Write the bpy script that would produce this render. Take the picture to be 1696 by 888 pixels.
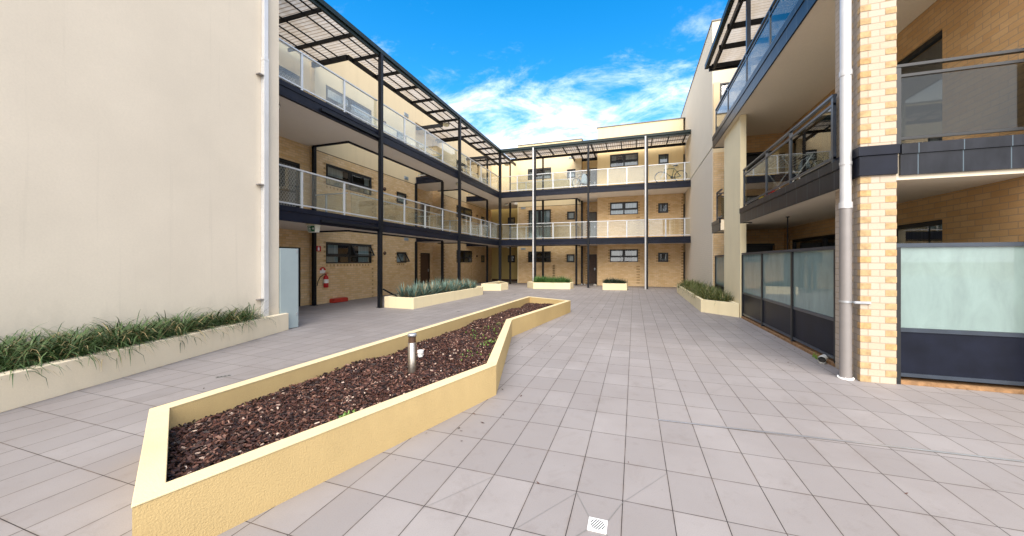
import bpy, math, random
from mathutils import Vector, Matrix
R = math.radians
random.seed(7)
S = bpy.context.scene
for o in list(bpy.data.objects):
    bpy.data.objects.remove(o)
COL = S.collection

# ---------------------------------------------------------------- camera, world, sun
cam = bpy.data.cameras.new('camera'); camo = bpy.data.objects.new('camera', cam); COL.objects.link(camo)
cam.sensor_width = 36; cam.lens = 600 / 1696 * 36
cam.shift_y = -11 / 1696
cam.clip_start = .05; cam.clip_end = 3000
camo.location = (0, 0, 1.57)
camo.rotation_euler = (R(90), 0, math.atan(202 / 600))
S.camera = camo

SUN_EL, SUN_AZ = 48, 170      # azimuth clockwise from +Y
W = bpy.data.worlds.new('World'); S.world = W; W.use_nodes = True
wt = W.node_tree; wt.nodes.clear()
def wn(t, **k):
    n = wt.nodes.new(t)
    for a, b in k.items(): setattr(n, a, b)
    return n
wout = wn('ShaderNodeOutputWorld'); wbg = wn('ShaderNodeBackground'); wbg.inputs[1].default_value = .1
sky = wn('ShaderNodeTexSky', sky_type='NISHITA', sun_disc=False, sun_elevation=R(SUN_EL), sun_rotation=R(SUN_AZ), altitude=100, air_density=1.0, dust_density=.3, ozone_density=2.0)
hs = wn('ShaderNodeHueSaturation'); hs.inputs['Saturation'].default_value = 1.45; hs.inputs['Value'].default_value = 1.22
hs.inputs['Hue'].default_value = .494
wt.links.new(sky.outputs[0], hs.inputs['Color'])
tc = wn('ShaderNodeTexCoord'); sep = wn('ShaderNodeSeparateXYZ'); wt.links.new(tc.outputs['Generated'], sep.inputs[0])
def wmath(op, a, b=None, c=None, clamp=False):
    n = wn('ShaderNodeMath', operation=op, use_clamp=clamp)
    for i, q in enumerate((a, b, c)):
        if q is None: continue
        if isinstance(q, (int, float)): n.inputs[i].default_value = q
        else: wt.links.new(q, n.inputs[i])
    return n.outputs[0]
zz = wmath('ADD', wmath('MAXIMUM', sep.outputs[2], 0.0), .16)
cx = wmath('DIVIDE', sep.outputs[0], zz); cy = wmath('DIVIDE', sep.outputs[1], zz)
cmb = wn('ShaderNodeCombineXYZ'); wt.links.new(cx, cmb.inputs[0]); wt.links.new(cy, cmb.inputs[1])
def wnoise(scale, det, rough, dist=0, off=(0, 0, 0), sc=(1, 1, 1)):
    m = wn('ShaderNodeMapping'); m.inputs['Location'].default_value = off; m.inputs['Scale'].default_value = sc
    m.inputs['Rotation'].default_value = (0, 0, R(25))
    wt.links.new(cmb.outputs[0], m.inputs[0])
    n = wn('ShaderNodeTexNoise'); n.inputs['Scale'].default_value = scale; n.inputs['Detail'].default_value = det
    n.inputs['Roughness'].default_value = rough; n.inputs['Distortion'].default_value = dist
    wt.links.new(m.outputs[0], n.inputs[0]); return n.outputs[0]
n1 = wnoise(2.6, 12, .68, .35, (7.3, 2.2, 0), (1, 1.35, 1))
n2 = wnoise(.55, 3, .5, 0, (0.4, 5.2, 0))
# cover grows toward the horizon and away from the clear patch ahead
horiz = wmath('MULTIPLY', wmath('SUBTRACT', .62, sep.outputs[2], clamp=True), 1.2)
vdot = wn('ShaderNodeVectorMath', operation='DOT_PRODUCT'); wt.links.new(tc.outputs['Generated'], vdot.inputs[0])
cd = Vector((-.08, .8, .6)).normalized(); vdot.inputs[1].default_value = cd
clear = wmath('MULTIPLY', wmath('SUBTRACT', vdot.outputs['Value'], .74, clamp=True), 1.15)
cov = wmath('ADD', n1, wmath('MULTIPLY', wmath('SUBTRACT', n2, .5), .55))
cov = wmath('ADD', cov, horiz); cov = wmath('SUBTRACT', cov, clear)
ramp = wn('ShaderNodeMapRange', interpolation_type='SMOOTHSTEP'); wt.links.new(cov, ramp.inputs[0])
ramp.inputs[1].default_value = .40; ramp.inputs[2].default_value = .88
fac = wmath('MULTIPLY', ramp.outputs[0], .93)
mixc = wn('ShaderNodeMix', data_type='RGBA'); wt.links.new(fac, mixc.inputs[0])
wt.links.new(hs.outputs[0], mixc.inputs[6]); mixc.inputs[7].default_value = (8.2, 8.3, 8.5, 1)
wt.links.new(mixc.outputs[2], wbg.inputs[0]); wt.links.new(wbg.outputs[0], wout.inputs[0])

sl = bpy.data.lights.new('sun', 'SUN'); sl.energy = 2.9; sl.angle = R(65); sl.color = (1, .89, .74)
so = bpy.data.objects.new('sun', sl); COL.objects.link(so)
az = R(SUN_AZ); el = R(SUN_EL)
sd = Vector((math.sin(az) * math.cos(el), math.cos(az) * math.cos(el), math.sin(el)))
so.rotation_euler = sd.to_track_quat('Z', 'Y').to_euler(); so.location = (0, 0, 30)
vs = S.view_settings; vs.view_transform = 'Standard'; vs.look = 'None'; vs.gamma = 1; vs.exposure = 1.45; vs.use_curve_mapping = False
S.render.engine = 'CYCLES'
S.cycles.max_bounces = 10; S.cycles.diffuse_bounces = 5; S.cycles.transparent_max_bounces = 24; S.cycles.glossy_bounces = 4

# ---------------------------------------------------------------- materials
MATS = {}
class NT:
    def __init__(s, name):
        s.m = bpy.data.materials.new(name); s.m.use_nodes = True; s.t = s.m.node_tree
        s.b = s.t.nodes['Principled BSDF']; s.o = s.t.nodes['Material Output']
    def n(s, t, **k):
        n = s.t.nodes.new(t)
        for a, b in k.items(): setattr(n, a, b)
        return n
    def l(s, a, b): s.t.links.new(a, b)
    def uv(s, scale=(1, 1, 1), loc=(0, 0, 0), rot=0):
        u = s.n('ShaderNodeUVMap'); m = s.n('ShaderNodeMapping'); m.inputs['Scale'].default_value = scale
        m.inputs['Location'].default_value = loc; m.inputs['Rotation'].default_value = (0, 0, rot)
        s.l(u.outputs[0], m.inputs[0]); return m.outputs[0]
    def obj(s, scale=(1, 1, 1)):
        u = s.n('ShaderNodeTexCoord'); m = s.n('ShaderNodeMapping'); m.inputs['Scale'].default_value = scale
        s.l(u.outputs['Object'], m.inputs[0]); return m.outputs[0]
    def noise(s, vec, scale, det=4, rough=.55, dist=0):
        n = s.n('ShaderNodeTexNoise'); s.l(vec, n.inputs[0]); n.inputs['Scale'].default_value = scale
        n.inputs['Detail'].default_value = det; n.inputs['Roughness'].default_value = rough; n.inputs['Distortion'].default_value = dist
        return n.outputs[0]
    def mr(s, v, a, b, c=0, d=1, clamp=True):
        n = s.n('ShaderNodeMapRange', clamp=clamp); s.l(v, n.inputs[0])
        for i, q in enumerate((a, b, c, d)): n.inputs[i + 1].default_value = q
        return n.outputs[0]
    def mix(s, f, a, b, blend='MIX'):
        n = s.n('ShaderNodeMix', data_type='RGBA', blend_type=blend)
        for i, q in ((0, f), (6, a), (7, b)):
            if isinstance(q, (int, float)): n.inputs[i].default_value = q
            elif isinstance(q, tuple): n.inputs[i].default_value = (*q[:3], 1)
            else: s.l(q, n.inputs[i])
        return n.outputs[2]
    def ma(s, op, a, b=None):
        n = s.n('ShaderNodeMath', operation=op)
        for i, q in enumerate((a, b)):
            if q is None: continue
            if isinstance(q, (int, float)): n.inputs[i].default_value = q
            else: s.l(q, n.inputs[i])
        return n.outputs[0]
    def bump(s, h, st=.3, d=.01):
        n = s.n('ShaderNodeBump'); n.inputs['Strength'].default_value = st; n.inputs['Distance'].default_value = d
        s.l(h, n.inputs['Height']); s.l(n.outputs[0], s.b.inputs['Normal'])
    def base(s, c):
        if isinstance(c, tuple): s.b.inputs['Base Color'].default_value = (*c[:3], 1)
        else: s.l(c, s.b.inputs['Base Color'])
    def set(s, rough=.5, metal=0, spec=None):
        s.b.inputs['Roughness'].default_value = rough; s.b.inputs['Metallic'].default_value = metal
        if spec is not None: s.b.inputs['Specular IOR Level'].default_value = spec
def sc(c, k): return tuple(min(1, x * k) for x in c)

def render_mat(name, c, grain=60, bump=.25, stain=.12, rough=.85, streak=True, dirt=0):
    q = NT(name); v = q.obj()
    big = q.noise(v, .8, 5, .6); st = q.noise(q.obj((2.2, 2.2, .25)), 2.0, 5, .6); fine = q.noise(v, grain, 3, .6)
    col = q.mix(q.mr(big, .3, .7), sc(c, 1 - stain), sc(c, 1 + stain * .5))
    if streak: col = q.mix(q.mr(st, .5, .85, 0, .35), col, sc(c, .72))
    col = q.mix(q.mr(fine, .35, .75, 0, .25), col, sc(c, .8))
    if dirt:
        sx_ = q.n('ShaderNodeSeparateXYZ'); q.l(v, sx_.inputs[0]); dn = q.noise(q.obj((1.5, 1.5, .5)), 3, 5, .65)
        lo = q.mr(q.ma('ADD', sx_.outputs[2], q.ma('MULTIPLY', dn, -1.1)), -.35, .35, 1, 0)
        col = q.mix(q.ma('MULTIPLY', lo, dirt), col, sc(c, .5))
        cr_ = q.noise(q.obj((5, 5, .12)), 2.2, 4, .7); col = q.mix(q.mr(cr_, .60, .78, 0, .22), col, sc(c, .62))
    q.base(col); q.set(rough, 0, .2); q.bump(fine, bump, .006); return q.m
M = MATS
M['wall_cream'] = render_mat('wall_cream', (.63, .56, .455), 40, .15, .06, streak=False, dirt=.35)
M['wall_yellow'] = render_mat('wall_yellow', (.74, .60, .385), 45, .15, .04)
M['wall_yellow_shaded'] = render_mat('wall_yellow_shaded', (.74, .565, .30), 45, .15, .04)  # yellow wall with shade put into its colour, for covered stretches
M['tower_cream'] = render_mat('tower_cream', (.70, .62, .49), 45, .12, .04, streak=False)
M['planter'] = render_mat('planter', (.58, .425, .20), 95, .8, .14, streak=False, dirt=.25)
M['planter_rim'] = render_mat('planter_rim', (.66, .54, .32), 80, .35, .14)  # top of the middle planter, paler than its sides
M['planter_pale'] = render_mat('planter_pale', (.80, .69, .45), 70, .35, .06)
M['planter_left'] = render_mat('planter_left', (.74, .64, .47), 60, .3, .08)
M['soffit'] = render_mat('soffit', (.72, .66, .59), 30, .02, .03, streak=False)
M['soffit_warm'] = render_mat('soffit_warm', (.78, .69, .54), 30, .02, .03, streak=False)
M['passage'] = render_mat('passage', (.60, .47, .19), 30, .1, .05)

def brick(name, c1, c2, mortar, dark=.8, msize=.006, offx=0):
    q = NT(name); v = q.uv(loc=(offx, 0, 0))
    b = q.n('ShaderNodeTexBrick', offset=.5); q.l(v, b.inputs[0])
    b.inputs['Color1'].default_value = (*c1, 1); b.inputs['Color2'].default_value = (*c2, 1); b.inputs['Mortar'].default_value = (*mortar, 1)
    b.inputs['Scale'].default_value = 1; b.inputs['Mortar Size'].default_value = msize; b.inputs['Mortar Smooth'].default_value = .25
    b.inputs['Bias'].default_value = -.15; b.inputs['Brick Width'].default_value = .24; b.inputs['Row Height'].default_value = .086
    n = q.noise(v, 2.2, 5, .6); f = q.noise(v, 55, 4, .7); w = q.noise(q.uv((.7, 3, 1)), 5, 3, .6)
    col = q.mix(q.mr(n, .35, .7, 0, .35), b.outputs[0], sc(c2, dark), 'MIX')
    col = q.mix(q.mr(f, .45, .75, 0, .35), col, sc(c1, .62))
    col = q.mix(q.mr(w, .6, .8, 0, .3), col, sc(c1, 1.25))
    q.base(col); q.set(.85, 0, .2)
    h = q.ma('SUBTRACT', q.ma('MULTIPLY', f, .35), q.ma('MULTIPLY', b.outputs['Fac'], 1.0)); q.bump(h, .55, .008); return q.m
M['brick_tan'] = brick('brick_tan', (.78, .575, .345), (.66, .44, .21), (.50, .39, .26))
M['brick_rust'] = brick('brick_rust', (.64, .41, .20), (.56, .33, .14), (.40, .29, .19))
M['brick_pale'] = brick('brick_pale', (.49, .41, .33), (.47, .375, .275), (.34, .275, .205), .9, .006)
M['brick_painted'] = brick('brick_painted', (.70, .615, .49), (.68, .60, .47), (.55, .48, .38), .97, .004)
def plain(name, c, rough=.5, metal=0, spec=None, var=.12, scale=6, bump=0):
    q = NT(name); v = q.obj(); n = q.noise(v, scale, 5, .6)
    q.base(q.mix(q.mr(n, .3, .7), sc(c, 1 - var), sc(c, 1 + var))); q.set(rough, metal, spec)
    if bump: q.bump(q.noise(v, scale * 12, 3), bump, .004)
    return q.m
M['quoin'] = plain('quoin', (.43, .27, .12), .85, var=.3, scale=14, bump=.4)
M['quoin_pale'] = plain('quoin_pale', (.40, .275, .14), .85, var=.3, scale=14, bump=.4)
M['steel_black'] = plain('steel_black', (.007, .008, .011), .45, 0, .22, .25, 5)
M['fascia_dark'] = plain('fascia_dark', (.007, .009, .018), .42, 0, .18, .3, 3)
M['frame_black'] = plain('frame_black', (.010, .011, .013), .4, 0, .5, .15)
M['frame_blue'] = plain('frame_blue', (.028, .038, .055), .3, 0, .6, .2)
M['alu'] = plain('alu', (.50, .52, .54), .38, .4, .5, .06)
M['pipe_grey'] = plain('pipe_grey', (.26, .24, .23), .4, .2, .5, .08, 3)
M['pipe_white'] = plain('pipe_white', (.60, .60, .60), .38, .3, .5, .06, 3)
M['steel_brushed'] = plain('steel_brushed', (.42, .37, .32), .28, .9, .5, .1, 20)
M['gutter_green'] = plain('gutter_green', (.008, .018, .018), .4, 0, .25, .2)
M['white'] = plain('white', (.80, .80, .78), .4, 0, .5, .03)
M['red'] = plain('red', (.50, .012, .012), .3, 0, .5, .1)
M['red_faded'] = plain('red_faded', (.42, .035, .02), .6, 0, .4, .2)
M['black'] = plain('black', (.01, .01, .01), .5)
M['green_sign'] = plain('green_sign', (.0, .13, .045), .4)
M['panel_blue'] = plain('panel_blue', (.30, .36, .37), .45, 0, .4, .05, 2)
M['door_brown'] = plain('door_brown', (.075, .040, .024), .5, 0, .4, .2)
M['door_grey'] = plain('door_grey', (.16, .16, .15), .5, 0, .4, .1)
M['dark_room'] = plain('dark_room', (.012, .011, .010), .9)
M['soil'] = plain('soil', (.035, .022, .014), .95, 0, .1, .4, 12, .6)
M['louvre'] = plain('louvre', (.35, .40, .44), .5)
M['pvc'] = plain('pvc', (.62, .62, .58), .35)
M['zinc'] = plain('zinc', (.5, .52, .55), .35, .7)
M['lamp_glass'] = plain('lamp_glass', (.72, .76, .70), .3)
M['lamp_cream'] = plain('lamp_cream', (.66, .62, .44), .3)
M['cloth_grey'] = plain('cloth_grey', (.22, .27, .31), .8)
M['bike_green'] = plain('bike_green', (.05, .08, .02), .4)
M['rubber'] = plain('rubber', (.015, .015, .017), .7)
M['yellow'] = plain('yellow', (.75, .55, .05), .5)
M['pink'] = plain('pink', (.55, .03, .10), .5)
M['kerb'] = plain('kerb', (.26, .15, .075), .9, 0, .2, .35, 14, .4)
M['concrete'] = plain('concrete', (.42, .33, .20), .9, 0, .2, .3, 9, .4)

def seam_mat():
    q = NT('cladding'); v = q.uv()
    b = q.n('ShaderNodeTexBrick', offset=0); q.l(v, b.inputs[0]); b.inputs['Scale'].default_value = 1
    b.inputs['Brick Width'].default_value = .42; b.inputs['Row Height'].default_value = 50; b.inputs['Mortar Size'].default_value = .007; b.inputs['Mortar Smooth'].default_value = .6
    n = q.noise(q.uv((1, .3, 1)), 6, 5, .6)
    c = q.mix(q.mr(n, .35, .7), (.006, .007, .011), (.018, .020, .028))
    c = q.mix(q.ma('MULTIPLY', b.outputs['Fac'], .8), c, (.10, .14, .17))
    q.base(c); q.set(.34, 0, .25); q.bump(b.outputs['Fac'], .4, .006); return q.m
M['cladding'] = seam_mat()

def glass_mat(name, tint=(.86, .9, .88), milk=0, milkc=(.8, .85, .82), ior=1.5, boost=0.03):
    q = NT(name); t = q.t; t.nodes.remove(q.b)
    tr = q.n('ShaderNodeBsdfTransparent'); tr.inputs[0].default_value = (*tint, 1)
    gl = q.n('ShaderNodeBsdfGlossy'); gl.inputs['Roughness'].default_value = .01
    ge = q.n('ShaderNodeNewGeometry'); dt = q.n('ShaderNodeVectorMath', operation='DOT_PRODUCT'); q.l(ge.outputs['Normal'], dt.inputs[0]); q.l(ge.outputs['Incoming'], dt.inputs[1])
    f0 = ((ior - 1) / (ior + 1)) ** 2 + boost
    sch = q.ma('POWER', q.ma('SUBTRACT', 1.0, q.ma('MINIMUM', q.ma('ABSOLUTE', dt.outputs['Value']), 1.0)), 5.0)
    f = q.ma('ADD', f0, q.ma('MULTIPLY', sch, 1 - f0))
    a = tr.outputs[0]
    if milk:
        di = q.n('ShaderNodeBsdfDiffuse'); tl = q.n('ShaderNodeBsdfTranslucent')
        sm = q.noise(q.uv((2.2, .8, 1)), 2.2, 6, .65, .4); mc = q.mix(q.mr(sm, .3, .7), sc(milkc, .84), sc(milkc, 1.08))
        q.l(mc, di.inputs[0]); q.l(mc, tl.inputs[0])
        m0 = q.n('ShaderNodeMixShader'); m0.inputs[0].default_value = .35; q.l(di.outputs[0], m0.inputs[1]); q.l(tl.outputs[0], m0.inputs[2])
        m1 = q.n('ShaderNodeMixShader'); m1.inputs[0].default_value = milk; q.l(a, m1.inputs[1]); q.l(m0.outputs[0], m1.inputs[2]); a = m1.outputs[0]
    m2 = q.n('ShaderNodeMixShader'); q.l(f, m2.inputs[0]); q.l(a, m2.inputs[1]); q.l(gl.outputs[0], m2.inputs[2]); q.l(m2.outputs[0], q.o.inputs[0]); return q.m
M['glass_rail'] = glass_mat('glass_rail', (.93, .955, .94), .02, (.78, .82, .80))
M['glass_rail_sheen'] = glass_mat('glass_rail_sheen', (.86, .88, .86), .3, (.74, .71, .60))  # pale cream reflection put into the glass as a diffuse mix
M['glass_window'] = glass_mat('glass_window', (.75, .8, .8), 0, ior=1.6, boost=.12)
M['glass_balcony'] = glass_mat('glass_balcony', (.50, .52, .50), 0, ior=1.5, boost=.015)
M['glass_frost'] = glass_mat('glass_frost', (.9, .95, .93), .92, (.34, .455, .435))
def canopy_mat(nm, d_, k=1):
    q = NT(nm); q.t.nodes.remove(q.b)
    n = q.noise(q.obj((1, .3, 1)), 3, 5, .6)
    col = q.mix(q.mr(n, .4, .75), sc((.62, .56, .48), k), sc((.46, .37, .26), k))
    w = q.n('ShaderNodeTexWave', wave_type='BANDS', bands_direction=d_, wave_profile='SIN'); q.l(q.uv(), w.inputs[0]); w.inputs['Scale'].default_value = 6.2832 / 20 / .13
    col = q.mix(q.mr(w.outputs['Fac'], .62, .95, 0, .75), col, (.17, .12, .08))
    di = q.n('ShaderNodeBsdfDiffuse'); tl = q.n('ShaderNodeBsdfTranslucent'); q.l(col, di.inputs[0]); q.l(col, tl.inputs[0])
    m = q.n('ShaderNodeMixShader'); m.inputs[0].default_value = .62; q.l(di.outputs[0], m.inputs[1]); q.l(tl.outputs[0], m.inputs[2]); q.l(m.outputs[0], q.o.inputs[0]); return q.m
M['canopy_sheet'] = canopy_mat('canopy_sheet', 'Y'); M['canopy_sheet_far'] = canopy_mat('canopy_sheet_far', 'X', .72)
def curtain_mat(name, c):
    q = NT(name); n = q.noise(q.uv((14, .3, 1)), 2, 3, .5); q.base(q.mix(q.mr(n, .35, .65), sc(c, .6), c)); q.set(.9); return q.m
M['curtain'] = curtain_mat('curtain', (.62, .64, .60)); M['curtain_dark'] = curtain_mat('curtain_dark', (.10, .10, .10)); M['blind_blue'] = curtain_mat('blind_blue', (.50, .62, .66))
def screen_mat():
    q = NT('screen_door'); outs = []
    for a in (35, -35):
        w = q.n('ShaderNodeTexWave', wave_type='BANDS', bands_direction='X', wave_profile='SIN'); q.l(q.uv(rot=R(a)), w.inputs[0]); w.inputs['Scale'].default_value = 3.6
        outs.append(q.mr(w.outputs['Fac'], .80, .92))
    f = q.ma('MAXIMUM', outs[0], outs[1]); q.base(q.mix(f, (.035, .035, .04), (.22, .22, .21))); q.set(.5); return q.m
M['screen_door'] = screen_mat()

def tile_mat():
    q = NT('paving_tiles'); v = q.uv(loc=(.070, -.175, 0))
    b = q.n('ShaderNodeTexBrick', offset=0); q.l(v, b.inputs[0]); b.inputs['Scale'].default_value = 1
    b.inputs['Brick Width'].default_value = .3015; b.inputs['Row Height'].default_value = .462; b.inputs['Mortar Size'].default_value = .0028; b.inputs['Mortar Smooth'].default_value = .15
    b.inputs['Color1'].default_value = (.300, .278, .270, 1); b.inputs['Color2'].default_value = (.235, .217, .212, 1); b.inputs['Bias'].default_value = 0
    big = q.noise(v, .9, 5, .6); mid = q.noise(v, 5, 6, .7); fine = q.noise(v, 150, 3, .7); jn = q.noise(v, 3.2, 4, .6)
    c = q.mix(q.mr(big, .3, .72), b.outputs[0], (.225, .203, .194))
    c = q.mix(q.mr(mid, .58, .78, 0, .5), c, (.175, .148, .135))
    c = q.mix(q.mr(fine, .45, .7, 0, .28), c, (.16, .14, .135))
    jc = q.mix(q.mr(jn, .5, .66), (.022, .017, .015), (.10, .075, .06))
    st_ = q.noise(v, 1.7, 7, .75, .6); c = q.mix(q.mr(st_, .55, .72, 0, .38), c, (.15, .125, .11))
    sp_ = q.noise(v, 26, 2, .5); c = q.mix(q.mr(sp_, .76, .80, 0, .5), c, (.08, .065, .055))
    gr = q.n('ShaderNodeTexBrick', offset=0); q.l(v, gr.inputs[0]); gr.inputs['Scale'].default_value = 1; gr.inputs['Brick Width'].default_value = .3015; gr.inputs['Row Height'].default_value = .462; gr.inputs['Mortar Size'].default_value = .02; gr.inputs['Mortar Smooth'].default_value = 1.0
    c = q.mix(q.ma('MULTIPLY', gr.outputs['Fac'], q.mr(mid, .4, .7, 0, .45)), c, (.16, .12, .09))
    c = q.mix(b.outputs['Fac'], c, jc)
    q.base(c); q.set(.62, 0, .3)
    h = q.ma('SUBTRACT', q.ma('MULTIPLY', fine, .12), b.outputs['Fac']); q.bump(h, .35, .003); return q.m
M['tiles'] = tile_mat()
def leaf_mat(name, a, b, dry=None):
    q = NT(name); at = q.n('ShaderNodeAttribute', attribute_name='tone'); c = q.mix(at.outputs['Fac'], a, b)
    if dry: c = q.mix(q.mr(at.outputs['Fac'], .88, .9), c, dry)
    q.base(c); q.set(.45, 0, .4)
    q.b.inputs['Subsurface Weight'].default_value = 0
    return q.m
M['leaf_strap'] = leaf_mat('leaf_strap', (.015, .045, .014), (.10, .16, .05), (.36, .27, .13))
M['leaf_olive'] = leaf_mat('leaf_olive', (.030, .055, .015), (.20, .22, .06), (.34, .25, .12))
M['leaf_green'] = leaf_mat('leaf_green', (.02, .07, .015), (.09, .20, .04))
M['leaf_dark'] = leaf_mat('leaf_dark', (.010, .022, .012), (.035, .06, .03))
M['leaf_aloe'] = leaf_mat('leaf_aloe', (.055, .105, .085), (.20, .30, .25), (.34, .26, .15))
M['leaf_weed'] = leaf_mat('leaf_weed', (.06, .14, .02), (.18, .30, .05))
q = NT('bark'); at = q.n('ShaderNodeAttribute', attribute_name='tone'); cr = q.n('ShaderNodeValToRGB'); q.l(at.outputs['Fac'], cr.inputs[0])
els = cr.color_ramp.elements; els[0].position = 0; els[0].color = (.012, .006, .006, 1); els[1].position = 1; els[1].color = (.62, .48, .38, 1)
for p_, c_ in ((.35, (.028, .012, .009)), (.68, (.080, .031, .021)), (.86, (.17, .08, .055)), (.95, (.30, .19, .14))): e = els.new(p_); e.color = (*c_, 1)
q.base(cr.outputs[0]); q.set(.6, 0, .35); M['bark'] = q.m

# ---------------------------------------------------------------- mesh helpers
class MB:
    def __init__(s): s.v = []; s.f = []; s.mi = []; s.sm = []; s.tone = []
    def add(s, vs, fs, mi=0, smooth=False, tone=.5):
        k = len(s.v); s.v += [tuple(p) for p in vs]
        for f in fs: s.f.append(tuple(i + k for i in f)); s.mi.append(mi); s.sm.append(smooth); s.tone.append(tone)
        return s
    def box(s, x0, x1, y0, y1, z0, z1, mi=0):
        x0, x1 = min(x0, x1), max(x0, x1); y0, y1 = min(y0, y1), max(y0, y1); z0, z1 = min(z0, z1), max(z0, z1)
        return s.add([(x0, y0, z0), (x1, y0, z0), (x1, y1, z0), (x0, y1, z0), (x0, y0, z1), (x1, y0, z1), (x1, y1, z1), (x0, y1, z1)],
                     [(0, 3, 2, 1), (4, 5, 6, 7), (0, 1, 5, 4), (1, 2, 6, 5), (2, 3, 7, 6), (3, 0, 4, 7)], mi)
    def prism(s, poly, z0, z1, mi=0):
        a = sum(poly[i][0] * poly[(i + 1) % len(poly)][1] - poly[(i + 1) % len(poly)][0] * poly[i][1] for i in range(len(poly)))
        if a < 0: poly = poly[::-1]
        n = len(poly); vs = [(x, y, z0) for x, y in poly] + [(x, y, z1) for x, y in poly]
        fs = [tuple(range(n - 1, -1, -1)), tuple(range(n, 2 * n))] + [(i, (i + 1) % n, n + (i + 1) % n, n + i) for i in range(n)]
        return s.add(vs, fs, mi)
    def tube(s, pts, r, n=10, mi=0, cap=True, smooth=True):
        pts = [Vector(p) for p in pts]; rs = r if isinstance(r, (list, tuple)) else [r] * len(pts); vs = []; fs = []
        prev = None
        for i, p in enumerate(pts):
            d = (pts[min(i + 1, len(pts) - 1)] - pts[max(i - 1, 0)]).normalized()
            if prev is None: a = d.orthogonal().normalized()
            else:
                a = prev - d * prev.dot(d); a = a.normalized() if a.length > 1e-6 else d.orthogonal().normalized()
            prev = a; b = d.cross(a)
            for k in range(n):
                t = 2 * math.pi * k / n; vs.append(p + (a * math.cos(t) + b * math.sin(t)) * rs[i])
        for i in range(len(pts) - 1):
            for k in range(n): fs.append((i * n + k, i * n + (k + 1) % n, (i + 1) * n + (k + 1) % n, (i + 1) * n + k))
        s.add(vs, fs, mi, smooth)
        if cap:
            m = len(pts) - 1
            s.add(vs[:n], [tuple(range(n - 1, -1, -1))], mi); s.add(vs[m * n:], [tuple(range(n))], mi)
        return s
    def lathe(s, c, prof, n=20, mi=0, axis='Z'):
        vs = []; fs = []
        for r, z in prof:
            for k in range(n):
                t = 2 * math.pi * k / n; vs.append((c[0] + r * math.cos(t), c[1] + r * math.sin(t), c[2] + z))
        for i in range(len(prof) - 1):
            for k in range(n): fs.append((i * n + k, i * n + (k + 1) % n, (i + 1) * n + (k + 1) % n, (i + 1) * n + k))
        return s.add(vs, fs, mi, True)
    def merge(s, o, dm):
        k = len(s.v); s.v += o.v; s.f += [tuple(i + k for i in f) for f in o.f]; s.mi += [m + dm for m in o.mi]; s.sm += o.sm; s.tone += o.tone; return s
    def build(s, name, mats, parent=None, bevel=0, tone=False):
        me = bpy.data.meshes.new(name); me.from_pydata(s.v, [], s.f)
        if isinstance(mats, str): mats = [mats]
        for m in mats: me.materials.append(MATS[m])
        me.polygons.foreach_set('material_index', s.mi); me.polygons.foreach_set('use_smooth', s.sm)
        uv = me.uv_layers.new(name='UVMap'); dat = [0.0] * (2 * len(me.loops))
        for p in me.polygons:
            n = p.normal
            if abs(n.z) > .75:
                for li in p.loop_indices:
                    c = me.vertices[me.loops[li].vertex_index].co; dat[2 * li] = c.x; dat[2 * li + 1] = c.y
            else:
                h = math.hypot(n.x, n.y) or 1; tx, ty = -n.y / h, n.x / h
                if abs(tx) > abs(ty):
                    if tx < 0: tx, ty = -tx, -ty
                elif ty < 0: tx, ty = -tx, -ty
                for li in p.loop_indices:
                    c = me.vertices[me.loops[li].vertex_index].co; dat[2 * li] = c.x * tx + c.y * ty; dat[2 * li + 1] = c.z
        uv.data.foreach_set('uv', dat)
        if tone:
            a = me.attributes.new('tone', 'FLOAT', 'FACE'); a.data.foreach_set('value', s.tone)
        me.update()
        o = bpy.data.objects.new(name, me); COL.objects.link(o)
        if parent:
            o.parent = parent; o.matrix_parent_inverse = Matrix.Translation(-WORLD.get(parent.name, Vector()))
        if bevel:
            b = o.modifiers.new('bevel', 'BEVEL'); b.width = bevel; b.segments = 2; b.limit_method = 'ANGLE'; b.angle_limit = R(40)
        return o
WORLD = {}
def thing(name, label, cat, loc=(0, 0, 0), group=None):
    o = bpy.data.objects.new(name, None); COL.objects.link(o); o.location = loc; WORLD[o.name] = Vector(loc)
    o.empty_display_size = .2
    return tag(o, label, cat, group)
def tag(o, label, cat, group=None):
    o['label'] = label; o['category'] = cat
    if group: o['group'] = group
    return o
def struct(o): o['kind'] = 'structure'; return o

class Pl:   # a wall plane: axis 'X' or 'Y', position c, outward sign s
    def __init__(s, ax, c, sg): s.ax, s.c, s.s = ax, c, sg
    def pt(s, u, w, z): return (s.c + s.s * w, u, z) if s.ax == 'X' else (u, s.c + s.s * w, z)
    def box(s, mb, u0, u1, w0, w1, z0, z1, mi=0):
        a = s.pt(u0, w0, z0); b = s.pt(u1, w1, z1); mb.box(a[0], b[0], a[1], b[1], a[2], b[2], mi)
    def quad(s, mb, pts, mi=0):   # outward facing
        vs = [Vector(s.pt(*p)) for p in pts]; n = (vs[1] - vs[0]).cross(vs[2] - vs[0])
        out = Vector(s.pt(0, 1, 0)) - Vector(s.pt(0, 0, 0))
        mb.add(vs, [(0, 1, 2, 3) if n.dot(out) >= 0 else (3, 2, 1, 0)], mi)

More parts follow.
